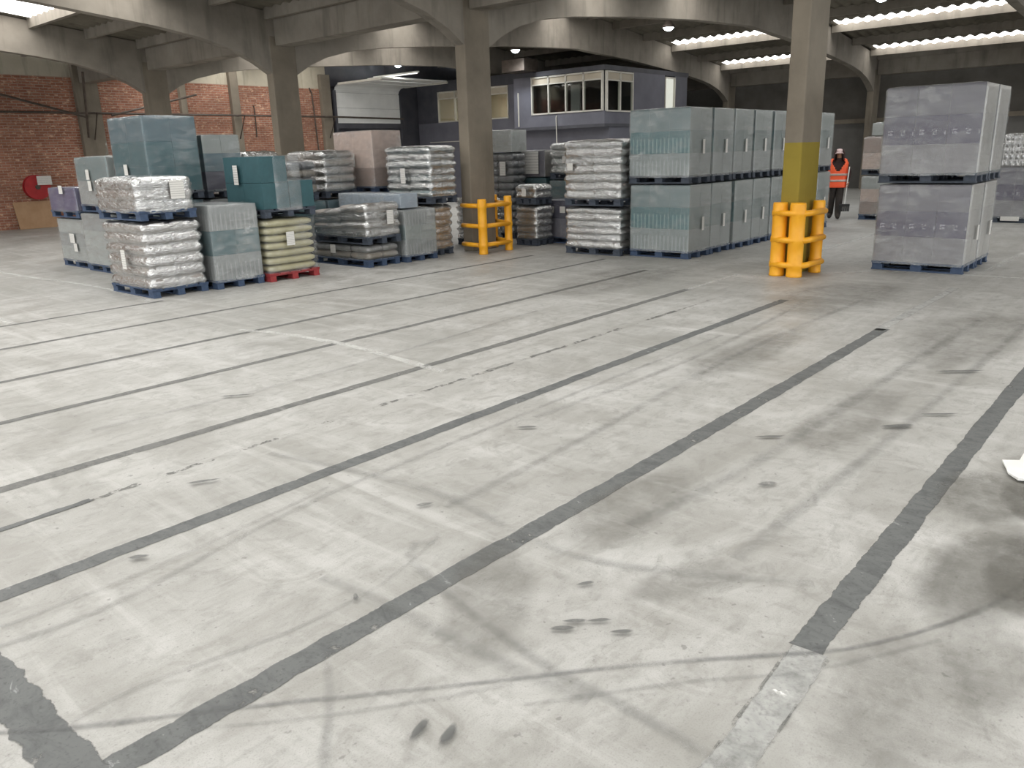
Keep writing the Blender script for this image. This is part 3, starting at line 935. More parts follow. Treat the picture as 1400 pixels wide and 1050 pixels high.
# --- lamps under the ridge
def high_bay(loc, energy, lab):
    t = empty('high_bay_lamp', loc); tag(t, lab, 'lamp', 'high bay lamps under the roof ridge')
    MB().lathe([(0.02, 0.28), (0.07, 0.27), (0.09, 0.16), (0.17, 0.08), (0.20, 0.0), (0.18, 0.0), (0.15, 0.06), (0.05, 0.10)], 20).build('housing', M['steel'], t, True)
    MB().lathe([(0.001, -0.09), (0.06, -0.08), (0.11, -0.05), (0.15, 0.0), (0.16, 0.03), (0.001, 0.03)], 20).build('lens', emission('led_glow', (0.85, 0.95, 1, 1), 12), t, True)
    MB().tube([(0, 0, 0.27), (0, 0, 0.86)], 0.01, 6).build('hanger', M['steel'], t)
    l = add_light('led_lamp', 'SPOT', (0, 0, -0.12), energy, (0.9, 0.96, 1.0), 0.15, t)
    l.data.spot_size = 2.6; l.data.spot_blend = 0.6
    return t


high_bay((22.9, 7.2, 5.25), 160, 'glowing high bay lamp nearest the top right of the picture')
high_bay((22.7, 13.2, 5.22), 160, 'glowing high bay lamp right of the office windows')
high_bay((22.8, 19.3, 5.2), 160, 'small glowing high bay lamp above the office, beside the bare column')
high_bay((22.6, 25.2, 5.22), 420, 'glowing high bay lamp near the overhead door, mostly behind a beam')
tb = empty('batten_light', (21.55, 24.2, 4.72)); tag(tb, 'long fluorescent batten light hanging before the overhead door', 'light')
MB().box(-0.05, 0.05, -1.25, 1.25, 0, 0.05).build('housing', M['white'], tb)
MB().tube([(0, -1.2, -0.02), (0, 1.2, -0.02)], 0.018, 8).build('tube', emission('tube_glow', (1, 0.97, 0.9, 1), 1.3), tb)
add_light('tube_lamp', 'AREA', (0, 0, -0.05), 45, (1, 0.97, 0.92), 0.1, tb, (0, 0, 0), 2.3)
for y in (-0.6, 0.6): MB().tube([(0, y, 0.05), (0, y, 0.9)], 0.006, 5).build('hanger', M['steel'], tb)

# ------------------------------------------------------------------ pallet loads
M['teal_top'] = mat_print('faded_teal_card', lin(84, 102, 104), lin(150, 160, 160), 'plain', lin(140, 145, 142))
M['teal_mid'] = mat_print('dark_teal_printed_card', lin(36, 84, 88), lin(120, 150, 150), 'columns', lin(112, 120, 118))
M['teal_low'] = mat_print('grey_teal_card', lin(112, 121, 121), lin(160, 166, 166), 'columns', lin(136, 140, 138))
M['teal_deep'] = mat_print('deep_teal_card', lin(44, 78, 84), lin(110, 130, 134), 'plain')
M['teal_slate'] = mat_print('slate_teal_card', lin(66, 88, 96), lin(120, 134, 140), 'plain')
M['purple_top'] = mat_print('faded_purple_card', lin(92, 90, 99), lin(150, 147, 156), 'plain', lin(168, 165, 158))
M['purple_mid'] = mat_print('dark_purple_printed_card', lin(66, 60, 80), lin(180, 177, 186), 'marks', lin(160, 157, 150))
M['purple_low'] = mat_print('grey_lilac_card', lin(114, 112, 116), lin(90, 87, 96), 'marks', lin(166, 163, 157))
M['purple_deep'] = mat_print('plum_card', lin(76, 72, 100), lin(130, 126, 150), 'plain')
M['grey_card'] = mat_print('pale_grey_card', lin(140, 144, 142), lin(170, 172, 170), 'plain')
M['grey_mid'] = mat_print('mid_grey_card', lin(118, 122, 122), lin(160, 160, 160), 'columns')
M['blue_pale'] = mat_print('pale_blue_card', lin(136, 148, 160), lin(170, 180, 190), 'plain')
M['brown_card'] = mat_print('pinkish_brown_card', lin(178, 160, 150), lin(190, 172, 162), 'plain')
M['brown_dim'] = mat_print('dull_brown_card', lin(140, 124, 116), lin(160, 146, 138), 'plain')
M['bag_white'] = mottled('grey_white_sack', lin(132, 126, 121), lin(166, 160, 154), 5, 0.4, 0, 0.3)
M['bag_silver'] = mottled('silver_sack', lin(112, 112, 110), lin(156, 156, 154), 6, 0.28, 0.2, 0.3)
M['bag_brown'] = mottled('brown_grey_sack', lin(104, 98, 88), lin(140, 132, 120), 5, 0.4, 0, 0.3)
M['bag_khaki'] = mottled('khaki_sack', lin(158, 153, 120), lin(184, 178, 144), 5, 0.5, 0, 0.3)
M['bag_teal'] = mottled('silver_teal_sack', lin(104, 120, 124), lin(150, 160, 160), 4, 0.3, 0.1, 0.3)
M['bag_dark'] = mottled('charcoal_sack', lin(70, 72, 76), lin(110, 112, 114), 6, 0.35, 0, 0.3)
M['purple_dark'] = mat_print('near_black_purple_card', lin(52, 50, 66), lin(90, 88, 104), 'plain')

_cache = {}


def cached(key, fn):
    if key not in _cache: _cache[key] = fn()
    return _cache[key]


def box_mesh(name, dx, dy, dz, mat):
    def mk():
        me = MB().box(-dx / 2, dx / 2, -dy / 2, dy / 2, -dz / 2, dz / 2).mesh(name)
        me.materials.append(M[mat]); return me
    return cached((name, round(dx, 3), round(dy, 3), round(dz, 3), mat), mk)


def bag_mesh(dx, dy, dz, mat):
    def mk():
        mb = MB(); nu, nv = 20, 7
        sp = lambda c, e: math.copysign(abs(c) ** e, c)
        for j in range(nv + 1):
            ph = -PI / 2 + PI * j / nv
            for i in range(nu):
                th = 2 * PI * i / nu
                cz = sp(math.cos(ph), 0.55)
                mb.v.append((dx / 2 * cz * sp(math.cos(th), 0.32), dy / 2 * cz * sp(math.sin(th), 0.32), dz / 2 * sp(math.sin(ph), 0.75)))
        for j in range(nv):
            for i in range(nu):
                i2 = (i + 1) % nu
                mb.f.append((j * nu + i, j * nu + i2, (j + 1) * nu + i2, (j + 1) * nu + i))
        me = mb.mesh('sack', True, False); me.materials.append(M[mat]); return me
    return cached(('sack', round(dx, 3), round(dy, 3), round(dz, 3), mat), mk)


PAL_H = 0.125


def add_pallet(root, W, L, mat):
    """block pallet: X = short side W, Y = long side L"""
    h = PAL_H
    pal = link('pallet', box_mesh('stringer_board', W, 0.12, 0.02, mat), root, (0, 0, 0))
    pal.location = (0, 0, h - 0.032)
    for y in (-L / 2 + 0.07, L / 2 - 0.07): link('stringer_board', box_mesh('stringer_board', W, 0.12, 0.02, mat), pal, (0, y, 0))
    n = 5
    bw = W / (n + 0.9)
    for i in range(n):
        x = -W / 2 + bw / 2 + i * (W - bw) / (n - 1)
        link('deck_board', box_mesh('deck_board', bw, L, 0.02, mat), pal, (x, 0, 0.021))
    for i in range(3):
        x = (-W / 2 + 0.06, 0, W / 2 - 0.06)[i]
        link('bottom_board', box_mesh('bottom_board', 0.10, L, 0.02, mat), pal, (x, 0, 0.011 - h + 0.032))
        for j in range(3):
            y = (-L / 2 + 0.08, 0, L / 2 - 0.08)[j]
            link('block', box_mesh('block', 0.10, 0.14, h - 0.064, mat), pal, (x, y, 0.021 + (h - 0.064) / 2 - h + 0.032))
    return pal


def film_mesh(W, L, z0, z1, seed, layers=0, amp=0.004, bulge=0.0, corner=0.03, slump=0.0, crumple=1.0, top=True, dome=0.0, lean=0.0):
    rs = np.random.RandomState(seed)
    H = z1 - z0
    hw, hl = W / 2, L / 2
    r = corner
    # rounded rectangle outline starting at the far corner (+x,+y)
    def arc(cx, cy, a0):
        return [(cx + r * math.cos(a0 + k * PI / 10), cy + r * math.sin(a0 + k * PI / 10)) for k in range(6)]
    st = 0.035
    def seg(a, b):
        n = max(2, int(math.hypot(b[0] - a[0], b[1] - a[1]) / st))
        return [(a[0] + (b[0] - a[0]) * k / n, a[1] + (b[1] - a[1]) * k / n) for k in range(1, n)]
    pts = []
    corners = [(hw - r, hl - r, 0), (-hw + r, hl - r, PI / 2), (-hw + r, -hl + r, PI), (hw - r, -hl + r, 3 * PI / 2)]
    arcs = [arc(*c) for c in corners]
    for k in range(4):
        pts += arcs[k]
        pts += seg(arcs[k][-1], arcs[(k + 1) % 4][0])
    pts.append(pts[0])
    P = np.array(pts)
    n = len(P)
    d = np.roll(P[:-1], -1, 0) - np.roll(P[:-1], 1, 0)
    nr = np.stack([d[:, 1], -d[:, 0]], 1)
    nr /= np.linalg.norm(nr, axis=1)[:, None]
    nr = np.vstack([nr, nr[:1]])
    s = np.concatenate([[0], np.cumsum(np.linalg.norm(np.diff(P, axis=0), axis=1))])
    nz = max(6, int(H / 0.03))
    z = np.linspace(0, H, nz + 1)
    S, Z = np.meshgrid(s, z)
    # wrinkles: tensioned diagonal folds
    f = np.zeros_like(S)
    for k in range(9):
        ang = rs.choice([1, -1]) * rs.uniform(0.05, 0.5)
        fr = rs.uniform(8, 55)
        ph = rs.uniform(0, 6.28)
        mod = 0.5 + 0.5 * np.sin(S * rs.uniform(1, 4) + rs.uniform(0, 6)) * np.sin(Z * rs.uniform(1, 5) + rs.uniform(0, 6))
        f += (1 - 2 * np.abs(np.sin((Z * math.cos(ang) + S * math.sin(ang)) * fr * 0.5 + ph))) * mod / (fr ** 0.5)
    f /= max(1e-6, np.abs(f).max())
    # crumpling near the corners
    cd = np.full_like(S, 9.0)
    for c in corners:
        dd = np.hypot(P[:, 0] - c[0], P[:, 1] - c[1])
        cd = np.minimum(cd, dd[None, :])
    near = np.exp(-((cd - r) / 0.10) ** 2)
    g = np.zeros_like(S)
    for k in range(8):
        g += np.sin(S * rs.uniform(20, 90) + rs.uniform(0, 6)) * np.sin(Z * rs.uniform(25, 110) + rs.uniform(0, 6))
    g /= 4
    disp = 0.005 + amp * f + crumple * amp * 0.9 * near * g
    if layers:
        lh = H / layers
        ph = np.abs(np.sin(PI * Z / lh + 0.0))
        jit = rs.uniform(0.6, 1.3, size=layers + 2)[np.minimum((Z / lh).astype(int), layers)]
        disp = disp + bulge * (ph ** 0.6) * jit - bulge * 0.55
        disp = disp - near * bulge * 0.5 * (1 - ph)
    X = P[None, :, 0] + nr[None, :, 0] * disp
    Y = P[None, :, 1] + nr[None, :, 1] * disp
    # pull in at the very top edge so that it rounds over
    t = np.clip((Z - (H - 0.05)) / 0.05, 0, 1)
    shrink = 1 - 0.035 * t ** 2
    X = X * shrink + lean * Z; Y = Y * shrink
    zs = Z + z0
    if slump:
        k = 1 - slump * np.clip(Y / L + 0.5, 0, 1) ** 1.3
        zs = z0 + Z * k
    V = [np.stack([X, Y, zs], -1).reshape(-1, 3)]
    F = []
    for j in range(nz):
        for i in range(n - 1):
            F.append((j * n + i, j * n + i + 1, (j + 1) * n + i + 1, (j + 1) * n + i))
    if top:
        base = nz * n
        rings = 7
        prev = base
        lx, ly, lz = X[-1], Y[-1], zs[-1]
        cnt = (nz + 1) * n
        for q in range(1, rings + 1):
            k = 1 - q / rings * 0.97
            xx = (lx - lean * H) * k + lean * H; yy = ly * k
            nn = np.zeros(n)
            for w in range(5):
                a = rs.uniform(0, 6.28); fr = rs.uniform(10, 45)
                nn += np.sin((xx * math.cos(a) + yy * math.sin(a)) * fr + rs.uniform(0, 6))
            zz = lz + 0.012 + dome * (1 - k ** 2) + amp * 0.2 * nn
            if slump:
                zz = z0 + (H + 0.012 + dome * (1 - k ** 2)) * (1 - slump * np.clip(yy / L + 0.5, 0, 1) ** 1.3) + amp * 0.2 * nn
            V.append(np.stack([xx, yy, zz], -1))
            for i in range(n - 1):
                F.append((prev + i, prev + i + 1, cnt + i + 1, cnt + i))
            prev = cnt; cnt += n
    V = np.concatenate(V)
    me = bpy.data.meshes.new('stretch_film')
    me.from_pydata(V.tolist(), [], F)
    me.shade_smooth()
    me.update()
    return me


_seed = [100]


def load(label, rect, z0, z1, goods, group=None, pallet='blue_wood', film='film', labels=(), rot=0.0, name='wrapped_pallet_load',
         cat='pallet load', amp=0.004, bulge=0.0, corner=0.03, slump=0.0, crumple=1.0, dome=0.0, lean=0.0, pal_rect=None, film_low=0.03, tail=None):
    u0, u1, v0, v1 = rect
    _seed[0] += 1
    rnd = random.Random(_seed[0])
    W, L = u1 - u0, v1 - v0
    root = empty(name, ((u0 + u1) / 2, (v0 + v1) / 2, z0), rot)
    tag(root, label, cat, group)
    zb = 0.0
    if pallet:
        add_pallet(root, W + 0.0, L, pallet); zb = PAL_H
    H = z1 - z0 - 0.022 - dome
    layers = 0
    if goods[0] == 'cartons':
        _, nx, ny, mats = goods
        nz = len(mats)
        dz = (H - zb) / nz
        ins = 0.012
        dx, dy = (W - 2 * ins) / nx, (L - 2 * ins) / ny
        for k, mt in enumerate(mats):
            me = box_mesh('carton', dx - 0.003, dy - 0.003, dz - 0.002, mt)
            for i in range(nx):
                for j in range(ny):
                    x = -W / 2 + ins + dx * (i + .5) + rnd.uniform(-.001, .001); y = -L / 2 + ins + dy * (j + .5) + rnd.uniform(-.001, .001)
                    link('carton', me, root, (x, y, zb + dz * (k + .5)))
    else:
        _, nx, ny, nl, mats = goods
        layers = nl
        dz = (H - zb) / max(nl, 1)
        dx, dy = (W - 0.02) / nx, (L - 0.02) / ny
        for k in range(nl):
            mt = mats[k % len(mats)]
            for i in range(nx):
                for j in range(ny):
                    me = bag_mesh(dx + 0.01, dy + 0.01, dz * 1.12, mt)
                    x = -W / 2 + 0.01 + dx * (i + .5) + rnd.uniform(-.008, .008); y = -L / 2 + 0.01 + dy * (j + .5) + rnd.uniform(-.008, .008)
                    sl = 1 - slump * min(1, max(0, y / L + .5)) ** 1.3
                    o = link('sack', me, root, (x + lean * dz * k, y, zb + dz * (k + .5) * sl), rnd.uniform(-.03, .03))
                    if sl < 0.999: o.scale = (1, 1, sl)
    if film:
        me = film_mesh(W, L, zb - film_low, H, _seed[0], layers, amp, bulge, corner, slump, crumple, True, dome, lean)
        me.materials.append(M[film])
        link('stretch_film', me, root)
    for lb in labels:
        side, a, z = lb[:3]
        w, h = (lb[3], lb[4]) if len(lb) > 3 else (0.10, 0.20)
        off = 0.022 + bulge * 0.9
        if side == 'x': MB().box(-W / 2 - off - 0.003, -W / 2 - off, a - w / 2, a + w / 2, z - z0 - h / 2, z - z0 + h / 2).build('paper_label', M['label'], root)
        else: MB().box(a - w / 2, a + w / 2, -L / 2 - off - 0.003, -L / 2 - off, z - z0 - h / 2, z - z0 + h / 2).build('paper_label', M['label'], root)
    if tail:
        x, y, z = tail
        mb = MB()
        for k in range(6):
            t = k / 5
            mb.v += [(x - 0.05 * (1 - t) + 0.01 * math.sin(k), y + 0.02 * math.sin(2 * k), z - z0 + 0.22 * t - 0.02), (x + 0.06 * (1 - t), y + 0.02 * math.cos(2 * k), z - z0 + 0.2 * t - 0.02)]
        for k in range(5): mb.f.append((2 * k, 2 * k + 1, 2 * k + 3, 2 * k + 2))
        mb.build('film_tail', M['film_pale'], root, True)
    return root


SIL = dict(film='film_silver', amp=0.012, bulge=0.035, corner=0.06, crumple=1.6)
bag = lambda n, *m, nx=2, ny=2: ('bags', nx, ny, n, m)

# front-left cluster ---------------------------------------------------
load('bright crinkled film over grey-white sacks, front floor-level load of the left cluster', (4.9, 5.72, 10.68, 11.93), 0, 1.03, bag(6, 'bag_white'),
     labels=[('x', -0.02, 0.50, 0.12, 0.26)], **SIL)
load('low glossy wrapped load with big paper label, on top of the front-left sack pile', (4.88, 5.68, 10.66, 11.95), 1.035, 1.62, bag(3, 'bag_silver', 'bag_white'),
     labels=[('y', 0.14, 1.42, 0.2, 0.24)], film='film_silver', amp=0.012, bulge=0.012, corner=0.09, crumple=1.8, dome=0.02)
load('grey wrapped cartons on blue pallet, far left floor-level load under the purple box', (5.82, 6.6, 14.92, 16.1), 0, 0.88, ('cartons', 2, 3, ['grey_card', 'grey_mid', 'grey_card']),
     film='film_pale', labels=[('x', -0.05, 0.52, 0.2, 0.16), ('x', -0.14, 0.36, 0.14, 0.14)], amp=0.008)
load('low purple wrapped carton load, leftmost and resting on grey cartons', (5.78, 6.6, 14.95, 16.16), 0.885, 1.42, ('cartons', 2, 2, ['purple_deep']),
     film='film', labels=[('x', -0.06, 1.37, 0.16, 0.14)], amp=0.008)
load('grey wrapped floor-level cartons between the purple box stack and the front sacks', (5.75, 6.55, 13.6, 14.82), 0, 1.0, ('cartons', 2, 3, ['grey_card', 'grey_card', 'grey_mid']),
     film='film_pale', amp=0.010)
load('grey-green wrapped box load with two stacked labels, next to the purple box load', (5.78, 6.58, 13.52, 14.78), 1.01, 1.92, ('cartons', 2, 2, ['grey_mid', 'teal_top']),
     film='film_pale', labels=[('x', 0.10, 1.62, 0.12, 0.16), ('x', 0.08, 1.44, 0.12, 0.16)], amp=0.006, tail=(-0.2, -0.3, 1.93))
load('shaded wrapped load at floor level underneath the tall teal load', (5.85, 6.62, 12.15, 13.35), 0, 1.22, ('cartons', 2, 3, ['teal_slate', 'grey_mid', 'teal_slate']), amp=0.005)
load('tall deep-teal wrapped load standing highest in the left cluster', (5.78, 6.62, 12.1, 13.28), 1.225, 2.47, ('cartons', 2, 2, ['teal_deep', 'teal_deep', 'teal_slate']),
     film='film', labels=[('x', 0.12, 1.68, 0.12, 0.16), ('x', 0.10, 1.50, 0.12, 0.16)], amp=0.006, pallet='dark_wood')
load('slate-grey wrapped load with teal middle band, between the bright sacks and the red pallet', (5.8, 6.58, 10.6, 11.8), 0, 1.19,
     ('cartons', 2, 3, ['grey_mid', 'teal_deep', 'grey_mid']), film='film_pale', amp=0.006)
load('khaki wrapped sacks on the red pallet', (6.62, 7.52, 10.52, 11.7), 0, 0.93, bag(7, 'bag_khaki', nx=1, ny=2), pallet='red_wood', labels=[('y', -0.06, 0.62, 0.14, 0.20)],
     film='film', amp=0.008, bulge=0.025, corner=0.05, crumple=1.3)
# stepped teal load
st = load('stepped teal wrapped load standing on the khaki sacks', (6.64, 7.54, 10.5, 11.5), 0.94, 1.82, ('cartons', 1, 1, []) if False else ('bags', 1, 1, 0, ()), pallet='dark_wood', film=None)
for (x0, x1, zt) in ((-0.45, 0.0, 0.88), (0.005, 0.44, 0.52)):
    nzc = 2 if zt > 0.7 else 1
    dzc = (zt - PAL_H) / nzc
    for k in range(nzc):
        for j in range(2):
            link('carton', box_mesh('carton', x1 - x0 - 0.01, 0.485, dzc - 0.005, 'teal_deep'), st, ((x0 + x1) / 2, -0.245 + 0.49 * j, PAL_H + dzc * (k + .5)))
    me = film_mesh(x1 - x0 + 0.005, 1.0, PAL_H - 0.03, zt, 900 + int(zt * 100), amp=0.004, crumple=0.2); me.materials.append(M['film'])
    link('stretch_film', me, st)
MB().box(-0.492, -0.489, 0.05, 0.17, 0.48, 0.76).build('paper_label', M['label'], st)

# second row behind the red pallet ------------------------------------
load('shaded slate load at floor level behind the red pallet stack', (6.8, 7.55, 12.3, 13.5), 0, 1.2, ('cartons', 2, 3, ['grey_mid', 'teal_slate', 'grey_mid']))
load('dark slate wrapped load with pale printing, right beside the tall teal load', (6.78, 7.46, 12.3, 13.5), 1.205, 2.2, ('cartons', 2, 3, ['purple_dark', 'teal_slate', 'teal_top']), pallet='dark_wood', amp=0.006)
load('shaded teal load at floor level, hidden deep behind the stepped teal load', (7.62, 8.25, 12.35, 13.5), 0, 1.05, ('cartons', 2, 3, ['teal_deep', 'teal_slate', 'teal_deep']))
load('brown-grey sacks peeking over the top of the stepped teal load', (7.58, 8.24, 12.4, 13.55), 1.06, 1.93, bag(5, 'bag_brown'), pallet='dark_wood', **SIL)
load('teal wrapped load under the dark brown sacks, behind the low sack pallets', (8.32, 9.0, 12.2, 13.4), 0, 1.05, ('cartons', 2, 3, ['purple_dark', 'teal_slate', 'teal_deep']))
load('dark brown sacks sagging to one side, right of the stepped teal load', (8.34, 8.9, 12.25, 13.35), 1.06, 1.76, bag(4, 'bag_brown', 'bag_dark'), film='film', amp=0.012, bulge=0.03, corner=0.09, pallet='dark_wood', dome=0.02)
load('shaded floor-level load under the bright silver sacks by the brown carton', (9.1, 9.85, 12.3, 13.5), 0, 1.05, ('cartons', 2, 3, ['teal_slate', 'teal_deep', 'teal_slate']))
load('bright silver wrapped sacks left of the tall brown carton load', (9.12, 9.84, 12.35, 13.5), 1.06, 1.92, bag(5, 'bag_silver', 'bag_brown'), pallet='dark_wood', **SIL)

# middle cluster -------------------------------------------------------
load('squashed brown and silver sacks on the lowest pallet of the low middle pile', (8.42, 9.12, 10.42, 11.95), 0, 0.375, bag(2, 'bag_brown', 'bag_silver', ny=3), pallet='blue_wood',
     labels=[('x', 0.1, 0.28, 0.14, 0.14)], film='film', amp=0.012, bulge=0.03, corner=0.07, crumple=1.6)
load('silver sacks slumping to the left, topmost pallet of the low middle pile', (8.4, 9.14, 10.38, 11.85), 0.38, 1.06, bag(4, 'bag_silver', 'bag_white'),
     labels=[('y', 0.10, 0.80, 0.14, 0.22)], slump=0.32, pallet='dark_wood', **SIL)
load('grey-green wrapped block right beside the low silver sack pile', (9.2, 9.95, 10.35, 11.6), 0, 0.9, ('cartons', 2, 3, ['grey_mid', 'teal_top', 'grey_mid']), film='film_pale', amp=0.006)
load('flat pale-blue wrapped load lying behind the low silver sack pile', (9.22, 9.64, 10.45, 12.15), 0.91, 1.17, ('cartons', 1, 3, ['blue_pale']), film='film_pale', pallet=None, amp=0.006, film_low=0.0)
load('shaded floor-level load beneath the brown carton load', (10.02, 10.78, 12.0, 13.2), 0, 1.1, ('cartons', 2, 3, ['teal_slate', 'grey_mid', 'teal_slate']))
load('tall pinkish-brown carton load wrapped in film, in front of the overhead door', (10.02, 10.75, 12.03, 13.2), 1.105, 2.26, ('cartons', 1, 2, ['brown_dim', 'brown_card', 'brown_card']),
     labels=[('x', 0.0, 1.72, 0.13, 0.24)], film='film', amp=0.004)
load('beige wrapped sacks on the floor just left of the guarded bare column', (10.02, 10.6, 10.6, 11.75), 0, 0.92, bag(6, 'bag_white', 'bag_brown'), pallet='dark_wood', **SIL)
load('silver-teal sack stack with label, above the beige sacks by the bare column', (10.0, 10.66, 10.5, 11.68), 0.93, 1.94, bag(7, 'bag_teal', 'bag_silver'), pallet='dark_wood',
     labels=[('x', 0.06, 1.42, 0.12, 0.26)], tail=(-0.2, 0.3, 1.95), **SIL)

# behind the bare column ----------------------------------------------
load('silver sack stack on the floor just behind the small yellow guard', (11.72, 12.12, 10.72, 11.6), 0, 0.95, bag(6, 'bag_silver', nx=1), pallet='dark_wood', **SIL)
load('narrow silver sack stack to the right of the small yellow guard', (12.18, 12.7, 9.88, 10.42), 0, 0.78, bag(5, 'bag_silver', ny=1), pallet='dark_wood', **SIL)
load('loose shiny sack on dark pallet, on the narrow silver sack stack', (12.17, 12.69, 9.88, 10.4), 0.79, 1.18, bag(2, 'bag_silver', ny=1), pallet='dark_wood', labels=[('x', 0.0, 1.02, 0.1, 0.14)], **SIL)
load('near-black purple cartons with two small white labels, low between sack stacks', (12.78, 13.5, 8.95, 10.2), 0, 0.86, ('cartons', 2, 3, ['purple_top', 'purple_dark']),
     labels=[('x', 0.40, 0.66, 0.13, 0.12), ('x', 0.12, 0.66, 0.13, 0.12)])
load('dark teal floor-level load under the sheet with printed panel', (13.6, 14.4, 10.75, 11.95), 0, 1.26, ('cartons', 2, 3, ['teal_slate', 'teal_deep', 'teal_deep']))
load('blue-grey wrapped load bearing a large white printed sheet', (13.6, 14.4, 10.78, 11.9), 1.265, 1.82, ('cartons', 2, 2, ['blue_pale']) if False else ('cartons', 2, 2, ['purple_top']),
     labels=[('x', -0.17, 1.55, 0.46, 0.46)], pallet=None, film_low=0.0)
load('teal floor-level load with white film crumpled over its top, left of the tall silver stack', (13.6, 14.4, 9.4, 10.68), 0, 1.2, ('cartons', 2, 3, ['teal_slate', 'teal_slate', 'teal_deep']), film='film_pale', amp=0.012)
load('pale teal sacks with white top, just left of the tall silver stack', (13.6, 14.4, 9.45, 10.66), 1.21, 1.95, bag(4, 'bag_teal'), pallet='dark_wood', labels=[('x', 0.15, 1.6, 0.16, 0.14)], **SIL)
load('charcoal sacks with white labels, floor to head height right behind the bare column', (13.05, 13.5, 11.2, 12.1), 0, 1.78, bag(11, 'bag_dark'), pallet='dark_wood',
     labels=[('x', -0.2, 1.45, 0.16, 0.28)], film='film', amp=0.01, bulge=0.02, corner=0.06)
load('pale grey wrapped block on top of the charcoal sacks', (13.03, 13.53, 11.2, 12.1), 1.785, 2.24, ('cartons', 1, 2, ['grey_card']), film='film_pale', pallet=None, film_low=0.0)

# tall silver double stack --------------------------------------------
load('lower pallet of bright silver sacks left of the teal carton row', (11.58, 12.4, 7.58, 8.74), 0, 0.83, bag(6, 'bag_white', 'bag_silver'), pallet='dark_wood', **SIL)
load('upper pallet of bright silver sacks left of the teal carton row', (11.56, 12.4, 7.56, 8.74), 0.84, 1.95, bag(7, 'bag_silver', 'bag_white'), pallet='dark_wood', labels=[('x', 0.42, 1.50, 0.12, 0.12)], **SIL)

# teal carton row: eight deep, two high -------------------------------
ORD = ['first', 'second', 'third', 'fourth', 'fifth', 'sixth', 'seventh', 'eighth']
for k in range(8):
    ua = 11.76 + 0.775 * k + (0.03 if k >= 2 else 0) + (0.03 if k >= 4 else 0)
    dv = 0.012 * math.sin(k * 2.1)
    load('teal wrapped carton load, %s of the lower row counting back from the front' % ORD[k], (ua, ua + 0.74, 6.37 + dv, 7.5 + dv), 0, 1.2, ('cartons', 2, 3, ['teal_low', 'teal_mid', 'teal_top']),
         'teal wrapped pallet row', labels=[('y', 0.05, 0.55, 0.07, 0.22)], film='film_pale', amp=0.003, corner=0.02)
    ua -= 0.02
    load('teal wrapped carton load, %s of the upper row counting back from the front' % ORD[k], (ua, ua + 0.74, 6.39 - dv, 7.52 - dv), 1.205, 2.39, ('cartons', 2, 3, ['teal_low', 'teal_mid', 'teal_top']),
         'teal wrapped pallet row', labels=[('y', 0.05, 1.77, 0.07, 0.22)], film='film_pale', amp=0.003, corner=0.02, pallet='dark_wood')

# purple stacks --------------------------------------------------------
PUR = ('cartons', 2, 3, ['purple_low', 'purple_mid', 'purple_top'])
for k, (nm) in enumerate(('front', 'rear')):
    ua = 12.05 + 0.79 * k
    load('purple wrapped carton load, lower %s one of the big right-hand stack' % nm, (ua, ua + 0.77, 2.42, 3.6), 0, 1.2, PUR, 'purple wrapped stack', film='film_pale', amp=0.004, labels=[('y', 0.15, 0.52, 0.1, 0.2)], pallet='blue_wood')
    load('purple wrapped carton load, upper %s one of the big right-hand stack' % nm, (ua, ua + 0.765, 2.40, 3.62), 1.205, 2.47, PUR, 'purple wrapped stack', film='film_pale', amp=0.004, pallet='dark_wood')
load('low purple wrapped load at the right edge, beyond the big purple stack', (20.2, 21.0, 2.5, 3.66), 0, 1.17, PUR, film='film_pale', labels=[('x', 0.2, 0.09, 0.35, 0.09)], pallet='dark_wood')
# can stack
cs = load('block of shiny cans on the low purple load at the right edge', (20.25, 20.85, 2.75, 3.58), 1.18, 1.85, ('bags', 1, 1, 0, ()), pallet=None, film=None)


def can_mesh():
    me = MB().lathe([(0.001, 0), (0.045, 0), (0.05, 0.01), (0.05, 0.1), (0.04, 0.125), (0.001, 0.125)], 12).mesh('can', True)
    me.materials.append(mottled('bright_tin', lin(150, 150, 150), lin(200, 200, 200), 8, 0.2, 0.8)); return me


cm = can_mesh()
for k in range(5):
    for j in range(8):
        for i in range(2):
            link('can', cm, cs, (-0.24 + 0.105 * i, -0.36 + 0.103 * j, 0.01 + 0.128 * k))
me = film_mesh(0.56, 0.86, 0.0, 0.66, 77, 5, 0.008, 0.01); me.materials.append(M['film_silver']); link('stretch_film', me, cs)
# brown far stack
load('lower brown wrapped load beyond the person, left of the purple stack', (20.0, 20.8, 5.35, 6.38), 0, 1.02, ('cartons', 2, 3, ['brown_dim', 'brown_card', 'grey_card']), film='film_pale', amp=0.006)
load('upper brown wrapped load beyond the person, left of the purple stack', (20.0, 20.8, 5.3, 6.40), 1.03, 1.9, ('cartons', 2, 3, ['brown_card', 'brown_dim']), film='film_pale', amp=0.006, pallet='dark_wood')
load('pale block crowning the brown wrapped stack beyond the person', (20.02, 20.8, 5.3, 6.25), 1.905, 2.2, ('cartons', 2, 3, ['grey_card']), film='film_pale', amp=0.006, pallet=None, film_low=0.0)


